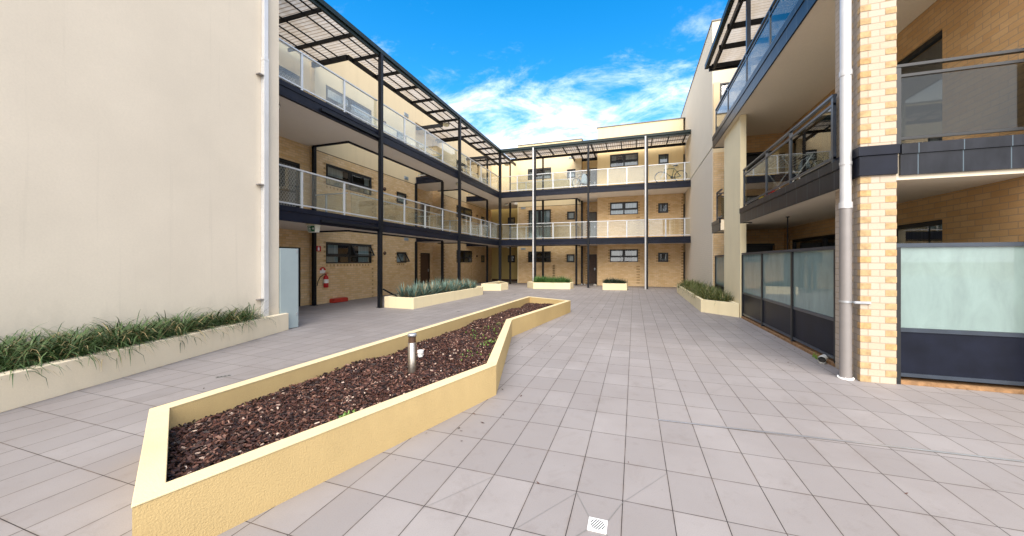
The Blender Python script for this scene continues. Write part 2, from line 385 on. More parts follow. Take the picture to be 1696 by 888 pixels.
def wall(mb, P, u0, u1, z0, z1, holes, mi=0, depth=.25, zsplit=None, mi2=0):
    us = sorted({u0, u1, *[h[i] for h in holes for i in (0, 1)]}); us = [u for u in us if u0 <= u <= u1]
    zs = sorted({z0, z1, *[h[i] for h in holes for i in (2, 3)], *([zsplit] if zsplit else [])}); zs = [z for z in zs if z0 <= z <= z1]
    def inh(u, z): return any(h[0] < u < h[1] and h[2] < z < h[3] for h in holes)
    for i in range(len(us) - 1):
        for j in range(len(zs) - 1):
            cu, cz = (us[i] + us[i + 1]) / 2, (zs[j] + zs[j + 1]) / 2
            m = mi2 if (zsplit and cz > zsplit) else mi
            if not inh(cu, cz):
                P.box(mb, us[i], us[i + 1], -depth, 0, zs[j], zs[j + 1], m)
cur_kinds = {}
def window(par, P, u0, u1, z0, z1, cols=2, split=.42, tilt=(), curt='curtain', fill=.8):
    """window frame with sashes, panes and a curtain behind; built in the hole of the wall"""
    fb = MB(); t = .05
    for a, b, c, d in ((u0, u1, z0, z0 + t), (u0, u1, z1 - t, z1), (u0, u0 + t, z0 + t, z1 - t), (u1 - t, u1, z0 + t, z1 - t)): P.box(fb, a, b, -.10, -.02, c, d)
    zt = z0 + (z1 - z0) * split; cells = []
    cw = (u1 - u0) / cols
    for k in range(1, cols): P.box(fb, u0 + cw * k - .035, u0 + cw * k + .035, -.10, -.018, z0 + t, z1 - t)
    if split:
        for k in range(cols): P.box(fb, u0 + cw * k + t * .9, u0 + cw * (k + 1) - t * .9, -.098, -.022, zt - .03, zt + .03)
    # upper awning sash
    gb = MB()
    for k in range(cols):
        a, b = u0 + cw * k + .045, u0 + cw * (k + 1) - .045
        lo = (zt + .03) if split else z0 + t; hi = z1 - t
        off = tilt[k] if k < len(tilt) else 0
        def pp(u, z, w): return (u, w + off * (hi - z) / (hi - lo), z)
        m = .05; w1, w0 = -.005, -.045
        for (aa, bb, cc, dd) in ((a, b, hi - m, hi - .003), (a, b, lo + .003, lo + m), (a, a + m, lo + m, hi - m), (b - m, b, lo + m, hi - m)):
            vs = [P.pt(*pp(u, z, w)) for w in (w0, w1) for (u, z) in ((aa, cc), (bb, cc), (bb, dd), (aa, dd))]
            fb.add(vs, [(0, 1, 2, 3), (4, 7, 6, 5), (0, 4, 5, 1), (1, 5, 6, 2), (2, 6, 7, 3), (3, 7, 4, 0)])
        P.quad(gb, [pp(a + m, lo + m, -.025), pp(b - m, lo + m, -.025), pp(b - m, hi - m, -.025), pp(a + m, hi - m, -.025)])
        if split: P.quad(gb, [(a, -.06, z0 + t), (b, -.06, z0 + t), (b, -.06, zt - .03), (a, -.06, zt - .03)])
    f = fb.build('window', 'frame_black', par); gb.build('pane', 'glass_window', f)
    cb = MB(); n = max(6, int((u1 - u0) * 18)); span = []
    if fill < .99:
        g0 = random.uniform(.2, .5); span = [(0, g0), (g0 + (1 - fill), 1)]
    else: span = [(0, 1)]
    for s0, s1 in span:
        for i in range(n):
            ta, tb = s0 + (s1 - s0) * i / n, s0 + (s1 - s0) * (i + 1) / n
            P.quad(cb, [(u0 + ta * (u1 - u0), -.17 + .02 * math.sin(i * 2.1), z0), (u0 + tb * (u1 - u0), -.17 + .02 * math.sin((i + 1) * 2.1), z0), (u0 + tb * (u1 - u0), -.17 + .02 * math.sin((i + 1) * 2.1), z1), (u0 + ta * (u1 - u0), -.17 + .02 * math.sin(i * 2.1), z1)], 0)
    P.quad(cb, [(u0, -.245, z0), (u1, -.245, z0), (u1, -.245, z1), (u0, -.245, z1)], 1)
    cb.build('curtain', [curt, 'dark_room'], f)
    return f
def door(par, P, u0, u1, z0, z1, leaf='door_brown', handle=1):
    fb = MB()
    for a, b, c, d in ((u0, u1, z1 - .06, z1), (u0, u0 + .06, z0, z1 - .06), (u1 - .06, u1, z0, z1 - .06)): P.box(fb, a, b, -.14, -.02, c, d)
    f = fb.build('door_frame', 'frame_black', par)
    lb = MB(); P.box(lb, u0 + .06, u1 - .06, -.10, -.06, z0 + .015, z1 - .06)
    if leaf == 'screen_door':
        for a, b, c, d in ((u0 + .061, u1 - .061, z0 + .016, z0 + .12), (u0 + .061, u1 - .061, z1 - .14, z1 - .061), (u0 + .061, u0 + .13, z0 + .12, z1 - .14), (u1 - .13, u1 - .061, z0 + .12, z1 - .14), (u0 + .13, u1 - .13, z0 + 1.0, z0 + 1.06)):
            P.box(lb, a, b, -.059, -.045, c, d, 1)
    l = lb.build('door', [leaf, 'frame_black'], par)
    hb = MB(); uh = u0 + .14 if handle < 0 else u1 - .14
    P.box(hb, uh - .02, uh + .02, -.058, -.04, z0 + .95, z0 + 1.12); P.box(hb, uh - .06, uh + .06, -.040, -.02, z0 + 1.04, z0 + 1.06)
    hb.build('handle', 'zinc', l); return l
def quoins(mb, P, u, z0, z1, side, start=0, w=.11, mi=0):
    k = start; z = math.ceil(z0 / .086) * .086
    while z + .08 < z1:
        if k % 2 == 0:
            a, b = (u, u + w) if side > 0 else (u - w, u); P.box(mb, a, b, -.05, .004, z + .008, z + .08, mi)
        z += .086; k += 1
def vent(par, P, u0, u1, z0, z1):
    v = MB(); P.box(v, u0, u1, .002, .02, z0, z1)
    n = 5
    for i in range(n): zz_ = z0 + (z1 - z0) * (i + .5) / n; P.box(v, u0 + .02, u1 - .02, .02, .032, zz_ - .008, zz_ + .004)
    return v.build('vent', 'louvre', par)

# ---------------------------------------------------------------- ground
g = MB(); g.add([(-900, -900, -.03), (900, -900, -.03), (900, 900, -.03), (-900, 900, -.03)], [(0, 1, 2, 3)]); struct(g.build('ground', 'concrete'))
g = MB(); g.add([(-30, -40, 0), (30, -40, 0), (30, 60, 0), (-30, 60, 0)], [(0, 1, 2, 3)]); struct(g.build('paving', 'tiles'))
g = MB(); g.add([(.23, 3.845, .004), (4.6, 4.02, .004), (4.6, 4.028, .004), (.23, 3.853, .004)], [(0, 1, 2, 3)]); g.add([(.23, 3.870, .004), (4.6, 4.045, .004), (4.6, 4.053, .004), (.23, 3.878, .004)], [(0, 1, 2, 3)])
g.add([(.23, 3.853, .0035), (4.6, 4.028, .0035), (4.6, 4.045, .0035), (.23, 3.870, .0035)], [(0, 1, 2, 3)], 1)
struct(g.build('expansion_joint', ['pipe_grey', 'zinc']))
# mitred cuts in the tiles that run to the floor wastes
g = MB()
def cut(p, q_, w=.0035):
    p, q_ = Vector((*p, .004)), Vector((*q_, .004)); d = (q_ - p).normalized(); n = Vector((-d.y, d.x, 0)) * w / 2
    g.add([p + n, p - n, q_ - n, q_ + n], [(0, 1, 2, 3)])
gx, gy = -.205, 2.20
for (a, b), (c, d) in (((-.366, 2.462), (gx - .055, gy + .055)), ((-.068, 2.462), (gx + .055, gy + .055)), ((-.366, 2.0), (gx - .055, gy - .055)), ((-.068, 2.0), (gx + .055, gy - .055))): cut((a, b), (c, d))
for a in ((-.07, 2.0, .22, 2.46), (-.97, 4.79, -.67, 4.33)): pass
for p_, q_ in (((.233, 4.79), (.535, 5.25)), ((1.14, 5.25), (.835, 4.79)), ((-.37, 2.46), (-.67, 2.0)), ((-.97, 2.46), (-1.27, 2.0)), ((-.07, 2.46), (.23, 2.9))): cut(p_, q_, .002)
struct(g.build('tile_cuts', 'door_grey'))

# ---------------------------------------------------------------- left rendered block in the foreground
LB = thing('rendered_building', 'tall plain cream rendered building end filling the left side', 'building', (-7.62, 0, 0))
b = MB(); b.box(-14, -7.62, -14, 6.09, 0, 11.5); b.build('wall', 'wall_cream', LB)
b = MB(); b.box(-14.05, -7.58, -14, 6.13, 11.5, 11.56); b.build('parapet_capping', 'frame_black', LB)
dp = thing('downpipe', 'square pale grey downpipe on the big cream rendered wall', 'downpipe', (-7.57, 5.72, 0))
b = MB(); b.box(-7.615, -7.52, 5.67, 5.775, .3, 5.95); b.box(-7.61, -7.526, 5.676, 5.769, 5.95, 11.4); b.box(-7.617, -7.515, 5.665, 5.78, 5.9, 5.96); b.build('pipe', 'pipe_white', dp, .004)
for z_ in (.75, 3.2, 5.55, 8): 
    b = MB(); b.box(-7.618, -7.512, 5.56, 5.665, z_, z_ + .02); b.build('bracket', 'pipe_grey', dp)
pn = thing('metal_screen', 'pale blue grey metal door leaf standing open beyond the cream wall', 'door', (-7.6, 6.3, 0))
b = MB(); b.box(-7.62, -7.58, 6.095, 6.56, .01, 1.87); b.build('panel', 'panel_blue', pn, .004)
for z_ in (1.78, .3):
    b = MB(); b.box(-7.578, -7.57, 6.50, 6.53, z_, z_ + .06); b.build('hinge', 'zinc', pn)

# ---------------------------------------------------------------- left wing building
WX = -10.9; PW = Pl('X', WX, 1)
LW = thing('apartment_wing', 'long tan brick and cream apartment wing along the left of the courtyard', 'building', (-10.9, 14, 0))
PA = Pl('X', -11.1, 1); PB = Pl('X', -11.63, 1)
FL = (0, 2.95, 6.01)
ZW = {0: (1.49, 2.30), 1: (4.44, 5.24), 2: (7.38, 8.18)}
ZS = {0: (1.50, 2.03), 1: (4.42, 4.97), 2: (7.42, 7.95)}
b = MB()
holes = []
for L in range(3):
    holes += [(10.6, 13.1, *ZW[L]), (14.85, 15.68, *ZS[L]), (21.1, 23.5, *ZW[L]), (25.1, 25.8, *ZS[L])]
wall(b, PW, 10.1, 16.45, 0, 10.9, holes, 0, .25, 5.6, 1)
wall(b, PW, 19.4, 27.2, 0, 10.9, holes, 0, .25, 5.6, 1)
hb = [(18.05, 19.1, FL[L], FL[L] + 2.06) for L in range(3)]
wall(b, PB, 16.45, 19.4, 0, 8.899, hb, 0, .25, 6.0, 1)
ha = [(8.74, 9.68, FL[L], FL[L] + 2.05) for L in range(3)]
wall(b, PA, 6.0, 10.1, 0, 9.3, ha, 0, .25, 6.0, 1)
b.box(-11.88, WX - .251, 16.2, 16.449, 0, 8.899, 0)    # alcove cheeks
b.box(-11.88, WX - .251, 19.401, 19.65, 0, 5.95, 0); b.box(-11.88, WX - .251, 19.401, 19.65, 5.95, 8.899, 1)
b.box(-16, -12.0, 5.8, 27.2, 0, 10.9, 1); b.box(-12.0, WX - .001, 16.451, 19.4, 8.9, 10.9, 1); b.box(-12.0, WX - .001, 5.8, 10.1, 9.301, 10.9, 1); b.box(-16, WX - .26, 26.95, 27.19, 0, 9.3, 1)
wb = b
b = MB(); b.box(-16.1, WX + .05, 5.8, 27.2, 10.9, 11.0); b.build('roof', 'gutter_green', LW)
b = MB()
for L in range(2):
    z0, z1 = ZW[L]
    for u, s_ in ((10.6, -1), (13.1, 1)): quoins(b, PW, u, z0, z1 + .1, s_, 0, .11)
    quoins(b, PW, 14.85, ZS[L][0], ZS[L][1], -1); quoins(b, PW, 15.68, ZS[L][0], ZS[L][1], 1)
    quoins(b, PW, 21.1, z0, z1, -1); quoins(b, PW, 23.5, z0, z1, 1)
    quoins(b, PB, 18.05, FL[L], FL[L] + 2, -1); quoins(b, PW, 19.4, FL[L], FL[L] + 2.5, 1, 0, .16)
    quoins(b, PW, 13.2, FL[L], z0 - .1, -1, 0, .09); quoins(b, PW, 23.4, FL[L], z0 - .1, -1, 0, .09)
    for u in (10.7, 11.3, 11.9, 12.5, 13.1, 15.1, 15.7): PW.box(b, u, u + .012, -.02, .003, FL[L] + 2.45, FL[L] + 2.53)
    # header course sills
    for (ua, ub, zz_) in ((10.6, 13.1, z0), (14.85, 15.68, ZS[L][0]), (21.1, 23.5, z0)):
        n = int((ub - ua) / .172)
        for i in range(n): PW.box(b, ua + i * .172 + .01, ua + i * .172 + .08, -.05, .004, zz_ - .11, zz_ - .03)
wb.merge(b, 2).build('wall', ['brick_tan', 'wall_yellow', 'quoin'], LW)
b = MB(); b.add([(WX + .006, 10.1, 5.585), (WX + .006, 16.45, 5.585), (WX + .006, 16.45, 5.61), (WX + .006, 10.1, 5.61)], [(0, 1, 2, 3)]); b.add([(WX + .006, 19.4, 5.585), (WX + .006, 27, 5.585), (WX + .006, 27, 5.61), (WX + .006, 19.4, 5.61)], [(0, 1, 2, 3)])
b.build('joint_strip', 'door_brown', LW)
for L in range(3):
    window(LW, PW, 10.6, 13.1, *ZW[L], cols=2, split=.36, tilt=((0, .22) if L == 0 else (.0, .05)), curt=('blind_blue', 'curtain', 'curtain')[L], fill=(.55, .5, .7)[L])
    window(LW, PW, 14.85, 15.68, *ZS[L], cols=1, split=0, tilt=((.24,) if L == 0 else (.02,)), curt='blind_blue', fill=1)
    window(LW, PW, 21.1, 23.5, *ZW[L], cols=2, split=.36, curt=('curtain_dark', 'curtain_dark', 'curtain')[L], fill=.7)
    window(LW, PW, 25.1, 25.8, *ZS[L], cols=1, split=0, curt='curtain_dark', fill=1)
    door(LW, PB, 18.05, 19.1, FL[L], FL[L] + 2.06, 'door_brown')
    if L: door(LW, PA, 8.74, 9.68, FL[L], FL[L] + 2.05, 'screen_door', -1)
    vent(LW, PW, 15.45, 15.8, FL[L] + 2.62 + .12 * L, FL[L] + 2.76 + .14 * L)
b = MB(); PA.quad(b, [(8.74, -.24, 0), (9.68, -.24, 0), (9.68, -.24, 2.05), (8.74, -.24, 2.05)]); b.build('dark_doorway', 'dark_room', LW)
b = MB()
for a, c, d, e in ((8.74, 9.68, 1.99, 2.05), (9.62, 9.68, 0, 1.99)): PA.box(b, a, c, -.2, .01, d, e)
b.build('door_frame', 'frame_black', LW)
for L in range(3):
    for u in (13.95, 24.3):     # small round wall lights
        b = MB(); z_ = FL[L] + 1.95
        n = 16; prof = [(.0, .07), (.06, .06), (.085, .03), (.09, .0)]
        for i in range(len(prof) - 1):
            for k in range(n):
                t0, t1 = 2 * math.pi * k / n, 2 * math.pi * (k + 1) / n
                (r0, w0), (r1, w1) = prof[i], prof[i + 1]
                b.add([PW.pt(u + r0 * math.cos(t0), w0, z_ + r0 * math.sin(t0)), PW.pt(u + r0 * math.cos(t1), w0, z_ + r0 * math.sin(t1)), PW.pt(u + r1 * math.cos(t1), w1, z_ + r1 * math.sin(t1)), PW.pt(u + r1 * math.cos(t0), w1, z_ + r1 * math.sin(t0))], [(0, 1, 2, 3)], 0, True)
        b.build('wall_light', 'door_brown', LW)

# ---------------------------------------------------------------- back wing
YR = 24.15; YL = 25.2; k_ = 25.2 / 24.75
PR = Pl('Y', YR, -1); PL_ = Pl('Y', YL, -1); PAl = Pl('Y', 25.75, -1); PX = Pl('Y', 27.2, -1)
def sx(x): return x * k_
def szz(z): return 1.57 + (z - 1.57) * k_
BW = thing('apartment_wing', 'three storey tan brick and yellow apartment wing closing the courtyard end', 'building', (-2, 24.5, 0))
b = MB()
WL = {0: (sx(-7.13), sx(-5.48), szz(1.505), szz(2.27)), 1: (sx(-7.10), sx(-5.48), 3.25, szz(5.2)), 2: (sx(-7.15), sx(-5.46), szz(7.34), szz(8.12))}
SL = {0: (sx(-4.39), sx(-3.83), szz(1.51), szz(2.06)), 1: (sx(-4.35), sx(-3.81), szz(4.42), szz(4.98)), 2: (sx(-4.35), sx(-3.77), szz(7.26), szz(7.87))}
WR = {0: (-1.475, .248, 1.53, 2.34), 1: (-1.465, .25, 4.55, 5.36), 2: (-1.465, .26, 7.62, 8.43)}
SR = {0: (1.415, 2.0, 1.53, 2.11), 1: (1.42, 1.995, 4.56, 5.17), 2: (1.435, 2.02, 7.58, 8.19)}
xl0, xl1 = -8.02, -3.42
wall(b, PL_, xl0, xl1, 0, 10.0, list(WL.values()) + list(SL.values()), 0, .25, 5.5, 1)
b.box(-2.26, 2.84, YR, YR + .25, 8.75, 10.25, 1)  # parapet above the canopy keeps the unshaded yellow
wall(b, PR, -2.26, 2.84, 0, 8.749, list(WR.values()) + list(SR.values()), 0, .25, 5.8, 2)
wall(b, PAl, xl1, -2.26, 0, 9.5, [(-3.08, -2.45, FL[L], FL[L] + 2.06) for L in range(3)], 0, .25, 6, 2)
b.box(xl1 - .25, xl1, YL + .001, 25.75, 0, 5.5, 1); b.box(xl1 - .25, xl1, YL + .001, 25.75, 5.5, 9.5, 1)
b.box(-2.259, -2.01, YR + .25, 25.75, 0, 9.5, 0)
wall(b, Pl('Y', 24.45, -1), 2.84, 4.2, 0, 9.5, [(2.87, 3.7, FL[L], FL[L] + 2.14) for L in range(3)], 2, .25)
b.box(xl0 - .0, xl0 + .2, YL + .25, 27.2, 0, 10.0, 3)      # passage cheek
wall(b, PX, -11.2, xl0 + .2, 0, 9.6, [(sx(-9.35), sx(-8.75), szz(1.5), szz(2.05)), (sx(-9.35), sx(-8.75), szz(4.42), szz(5.0))], 3, .25, 6, 1)
b.box(xl0 + .201, 4.2, 27.3, 32, 0, 9.9, 1)
b.box(-2.25, 4.2, 26.2, 27.25, 0, 10.2, 1)
wb = b
b = MB(); b.box(xl0 - .04, xl1 + .05, YL - .04, 26, 10.0, 10.05); b.box(-2.30, 2.94, YR - .04, 27, 10.25, 10.3); b.build('parapet_capping', 'door_grey', BW)
b = MB()
for L in range(2):
    quoins(b, PR, -1.475, WR[L][2], WR[L][3], -1); quoins(b, PR, .25, WR[L][2], WR[L][3], 1); quoins(b, PR, SR[L][0], SR[L][2], SR[L][3], -1); quoins(b, PR, SR[L][1], SR[L][2], SR[L][3], 1)
    quoins(b, PR, 2.84, FL[L], FL[L] + 2.6, -1); quoins(b, PR, .35, FL[L] + .1, WR[L][2] - .1, -1, 0, .2)
    quoins(b, PL_, WL[L][0], WL[L][2], WL[L][3], -1); quoins(b, PL_, WL[L][1], WL[L][2], WL[L][3], 1); quoins(b, PL_, SL[L][0], SL[L][2], SL[L][3], -1)
    quoins(b, PAl, -3.09, FL[L], FL[L] + 2.3, -1); quoins(b, PL_, -5.45, .3, 1.3, 1, 0, .16)
wb.merge(b, 4).build('wall', ['brick_tan', 'wall_yellow', 'wall_yellow_shaded', 'passage', 'quoin'], BW)
b = MB(); PL_.quad(b, [(xl0, .006, 5.49), (xl1, .006, 5.49), (xl1, .006, 5.52), (xl0, .006, 5.52)]); PL_.box(b, xl0 - .03, xl0 + .03, .0021, .03, 0, 10.0, 1); b.build('corner_trim', ['door_brown', 'planter_pale'], BW)
for L in range(3):
    window(BW, PL_, *WL[L], cols=(3 if L != 1 else 2), split=.4, curt=('curtain_dark', 'blind_blue', 'curtain')[L], fill=(.6, .9, .7)[L])
    window(BW, PL_, *SL[L], cols=1, split=0, curt='blind_blue', fill=1)
    window(BW, PR, *WR[L], cols=2, split=.40, curt=('curtain', 'blind_blue', 'curtain')[L], fill=(.55, 1, .8)[L])
    window(BW, PR, *SR[L], cols=1, split=0, curt=('curtain_dark', 'curtain_dark', 'curtain')[L], fill=1)
    door(BW, PAl, -3.08, -2.45, FL[L], FL[L] + 2.06, ('door_brown', 'door_grey', 'door_grey')[L])
    door(BW, Pl('Y', 24.45, -1), 2.87, 3.7, FL[L], FL[L] + 2.14, 'screen_door')
    vent(BW, PL_, sx(-4.25), sx(-3.95), FL[L] + 2.70, FL[L] + 2.84) if L == 2 else vent(BW, PL_, -7.8, -7.45, FL[L] + 2.42, FL[L] + 2.54)
for zz0 in (1.5, 4.42):
    window(BW, PX, sx(-9.35), sx(-8.75), szz(zz0), szz(zz0 + .55 + (.03 if zz0 > 2 else 0)), cols=1, split=0, curt='curtain_dark', fill=1)
b = MB(); PX.box(b, -10.85, xl0 - .002, .002, .02, 0, .16); b.build('skirting', 'door_brown', BW)

# ---------------------------------------------------------------- galleries
def pfc(mb, x0, x1, y0, y1, ztop, out, h=.35):
    """two-step dark edge beam; out = outward (dx, dy)"""
    mb.box(x0, x1, y0, y1, ztop - h, ztop - .125)
    ax = .018
    mb.box(x0 - (ax if out[0] < 0 else 0), x1 + (ax if out[0] > 0 else 0), y0 - (ax if out[1] < 0 else 0), y1 + (ax if out[1] > 0 else 0), ztop - .122, ztop)
    mb.box(x0 - (ax if out[0] < 0 else 0), x1 + (ax if out[0] > 0 else 0), y0 - (ax if out[1] < 0 else 0), y1 + (ax if out[1] > 0 else 0), ztop - h - .02, ztop - h)
def rail(par, a, b_, floor, posts, gmat='glass_rail', mat='alu', top=1.0, name='balustrade', two=False):
    """framed glass balustrade from point a to b_ with posts at parameters (metres from a)"""
    a = Vector((*a, 0)); b_ = Vector((*b_, 0)); d = (b_ - a); Ln = d.length; d.normalize(); n = Vector((-d.y, d.x, 0))
    mb = MB()
    def bar(s0, s1, z0, z1, w):
        p = a + d * s0; q2 = a + d * s1
        vs = [p + n * w, p - n * w, q2 - n * w, q2 + n * w]
        mb.add([(v.x, v.y, z0) for v in vs] + [(v.x, v.y, z1) for v in vs], [(0, 1, 2, 3), (4, 7, 6, 5), (0, 4, 5, 1), (1, 5, 6, 2), (2, 6, 7, 3), (3, 7, 4, 0)])
    bar(0, Ln, floor + top - .035, floor + top, .028)
    if two: bar(0, Ln, floor + top - .16, floor + top - .125, .018)
    bar(0, Ln, floor + .06, floor + .095, .018)
    for s_ in posts: bar(s_ - .03, s_ + .03, floor - .02, floor + top - .036, .020)
    o = mb.build(name, mat, par)
    st = [0] + list(posts) + [Ln]; st = sorted(set(st)); ht = floor + top - (.17 if two else .045)
    for i in range(len(st) - 1):
        if st[i + 1] - st[i] < .12: continue
        gm = MB(); p = a + d * (st[i] + .032); q2 = a + d * (st[i + 1] - .032); w = n * .004
        vs = [p + w, p - w, q2 - w, q2 + w]
        gm.add([(v.x, v.y, floor + .10) for v in vs] + [(v.x, v.y, ht) for v in vs], [(3, 2, 1, 0), (4, 7, 6, 5), (0, 1, 5, 4), (1, 2, 6, 5), (2, 3, 7, 6), (3, 0, 4, 7)])
        gm.build('glass_panel', gmat if isinstance(gmat, str) else gmat[i % len(gmat)], o)
    return o
def corr(mb, x0, x1, y0, y1, z, along, amp=.012, pitch=.13):
    """corrugated sheet; ridges run along 'X' or 'Y'"""
    a0, a1 = (y0, y1) if along == 'X' else (x0, x1); n = int((a1 - a0) / (pitch / 4))
    vs = []
    for i in range(n + 1):
        t = a0 + (a1 - a0) * i / n; zz_ = z + amp * math.sin(2 * math.pi * (t - a0) / pitch)
        vs += [(x0, t, zz_), (x1, t, zz_)] if along == 'X' else [(t, y0, zz_), (t, y1, zz_)]
    mb.add(vs, [(2 * i, 2 * i + 1, 2 * i + 3, 2 * i + 2) for i in range(n)], 0, True)

XO, XI = -8.18, -9.35; YO = 21.85; YI = 23.85
GL = thing('steel_walkway', 'two level steel walkway with glass balustrades along the left wing', 'walkway', (-8.18, 14, 0))
for L in (1, 2):
    zt = (2.95, 6.01)[L - 1]
    b = MB()
    b.box(XI + .06, XO - .06, 6.15, 22.6, zt - .30, zt - .005)
    b.box(-11.09, XI + .0605, 6.0, 10.0, zt - .30, zt - .005)
    b.box(-11.62, XI + .0605, 16.56, 18.7, zt - .30, zt - .005); 
    b.box(WX + .005, XO - .06, 22.6, 25.1, zt - .30, zt - .005); b.box(WX + .005, xl0 - .005, 25.1, 26.9, zt - .30, zt - .005)
    b.box(XI - .15, XO - .06, 3.5, 6.15, zt - .30, zt - .005) if False else None
    b.build('slab', 'soffit', GL)
    b = MB(); pfc(b, XO - .07, XO, 6.0, YO, zt, (1, 0)); 
    b.build('edge_beam', 'fascia_dark', GL)
    b = MB()
    pfc(b, XI, XI + .06, 10.06, 16.5, zt, (-1, 0), .33); pfc(b, XI, XI + .06, 18.76, 22.54, zt, (-1, 0), .33)
    pfc(b, WX + .01, XI, 10.0, 10.06, zt, (0, 1), .33); pfc(b, WX + .01, XI, 16.5, 16.56, zt, (0, -1), .33); pfc(b, WX + .01, XI, 18.70, 18.76, zt, (0, 1), .33)
    pfc(b, WX + .01, XI, 22.54, 22.6, zt, (0, -1), .33); b.build('inner_beam', 'fascia_dark', GL)
    # conduit under the edge beam near the first post
    b = MB(); b.box(XO + .002, XO + .075, 7.75, 10.14, zt - .30, zt - .235); b.build('conduit', 'steel_black', GL)
# posts
def post(par, x, y, z0, z1, w=.055, mat='steel_black'):
    b = MB(); b.box(x - w, x + w, y - w, y + w, z0, z1); b.box(x - w - .03, x + w + .03, y - w - .03, y + w + .03, z0, z0 + .012) if z0 < .1 else None
    return b.build('post', mat, par)
for y in (10.2, 16.05):
    for z0, z1 in ((0, 2.62), (2.62, 5.66), (5.66, 8.58)):
        post(GL, XO + (.06 if z0 else .03), y, z0, z1 - .001, .06)
for z0, z1 in ((0, 2.6), (2.6, 5.65), (5.65, 8.58)): post(GL, XO + .02, YO - .02, z0, z1 - .001, .075)
for (x, y) in ((-10.82, 10.0), (-10.86, 16.44), (XI - .01, 18.75 - 2.2), (XI - .01, 22.57), (XO, 23.9)):
    post(GL, x, y, 0, 2.60, .055); post(GL, x, y, 2.955, 5.66, .055)
post(GL, XI, 22.57, 6.02, 8.5, .05); post(GL, XO, 23.9, 6.02, 8.5, .04)
outer = [[7.2 - 6.1, 8.66 - 6.1], [11.66 - 10.27, 13.1 - 10.27, 14.54 - 10.27], [17.48 - 16.12, 18.9 - 16.12, 20.3 - 16.12]]
for L in (1, 2):
    zt = FL[L] + .0
    for (y0, y1), ps in zip(((6.1, 10.13), (10.27, 15.98), (16.12, 21.76)), outer): rail(GL, (XO - .03, y0), (XO - .03, y1), zt, ps)
    rail(GL, (XI + .03, 10.12), (XI + .03, 16.4), zt, [1.5, 3.1, 4.7]); rail(GL, (XI + .03, 18.82), (XI + .03, 22.5), zt, [1.2, 2.4])
    rail(GL, (WX + .1, 10.03), (XI - .02, 10.03), zt, [.5]); rail(GL, (WX + .1, 16.53), (XI - .1, 16.53), zt, [.7]); rail(GL, (WX + .1, 18.73), (XI - .02, 18.73), zt, [.7])
    rail(GL, (WX + .1, 22.57), (XI - .06, 22.57), zt, [.7])
# canopy over the walkway
ZC = 8.66
cs = MB(); corr(cs, XI + .06, XO - .02, 4.2, 25.0, ZC + .03, 'X'); corr(cs, WX, XI + .06, 4.2, 10.0, ZC + .03, 'X'); corr(cs, WX, XI + .06, 16.55, 18.7, ZC + .03, 'X'); corr(cs, WX, XI + .06, 22.6, 25.1, ZC + .03, 'X')
cs.build('canopy_sheet', 'canopy_sheet', GL)
b = MB()
b.box(XI, XI + .06, 10.0, 16.5, ZC - .15, ZC + .01); b.box(XI, XI + .06, 18.7, 25.0, ZC - .15, ZC + .01)
b.box(WX, XI, 9.96, 10.04, ZC - .16, ZC + .01); b.box(WX, XI, 16.5, 16.58, ZC - .16, ZC + .01); b.box(WX, XI, 18.66, 18.74, ZC - .16, ZC + .01); b.box(WX, XI, 22.5, 22.6, ZC - .16, ZC + .01)
y = 4.3; ys = []
while y < 25: ys.append(y); y += 1.18
for y in ys:
    xi = WX if (y < 10 or 16.5 < y < 18.7 or y > 22.6) else XI + .061
    b.box(xi, XO - .02, y, y + .06, ZC - .12, ZC - .015)
for x in (XO - .42, XO - .80): b.box(x, x + .035, 4.2, 25.0, ZC - .016, ZC + .014)
for x in (-9.75, -10.15, -10.55):
    for ya, yb in ((4.2, 9.96), (16.6, 18.66), (22.6, 25)): b.box(x, x + .035, ya, yb, ZC - .016, ZC + .014)
b.build('canopy_frame', 'steel_black', GL)
b = MB(); b.box(XO - .02, XO + .11, 4.0, YO - .15, ZC - .06, ZC + .08); b.box(XO - .015, XO + .05, 4.0, YO - .15, ZC - .16, ZC - .06); b.build('gutter', 'gutter_green', GL)

GB = thing('steel_walkway', 'two level steel walkway with glass balustrades across the far end', 'walkway', (-2.6, 22, 0))
for L in (1, 2):
    zt = FL[L]
    b = MB(); b.box(XO - .055, 2.93, YO + .06, YI - .06, zt - .30, zt - .005); b.box(-3.5, 2.93, YI - .0605, YR - .005, zt - .30, zt - .005); b.box(xl1 + .01, -2.27, YR - .005, 25.7, zt - .30, zt - .005); b.box(2.86, 2.94, YR, 24.4, zt - .3, zt - .005)
    b.build('slab', 'soffit', GB)
    b = MB(); pfc(b, XO + .02, 2.93, YO, YO + .06, zt, (0, -1)); b.build('edge_beam', 'fascia_dark', GB)
    b = MB(); pfc(b, XO + .1, -3.56, YI - .06, YI, zt, (0, 1), .33); pfc(b, -3.56, -3.5, YI, YL - .02, zt, (-1, 0), .33); b.build('inner_beam', 'fascia_dark', GB)
for x in (-5.83, -2.57, .70):
    for z0, z1 in ((0, 2.6), (2.6, 5.65), (5.65, 8.58)): post(GB, x, YO - .02, z0, z1 - .001, .055)
for x, y in ((-5.82, YI), (-3.58, YI - .01), (-3.33, 24.7)):
    post(GB, x, y, 0, 2.6, .06); post(GB, x, y, 2.96, 5.66, .06)
post(GB, -5.82, YI, 6.02, 8.5, .05)
segs = [(-8.05, -5.9, [-7.01 + 8.05]), (-5.76, -2.64, [-4.71 + 5.76, -3.64 + 5.76]), (-2.5, .63, [-1.455 + 2.5, -.395 + 2.5]), (.77, 2.92, [1.68 - .77, 2.64 - .77])]
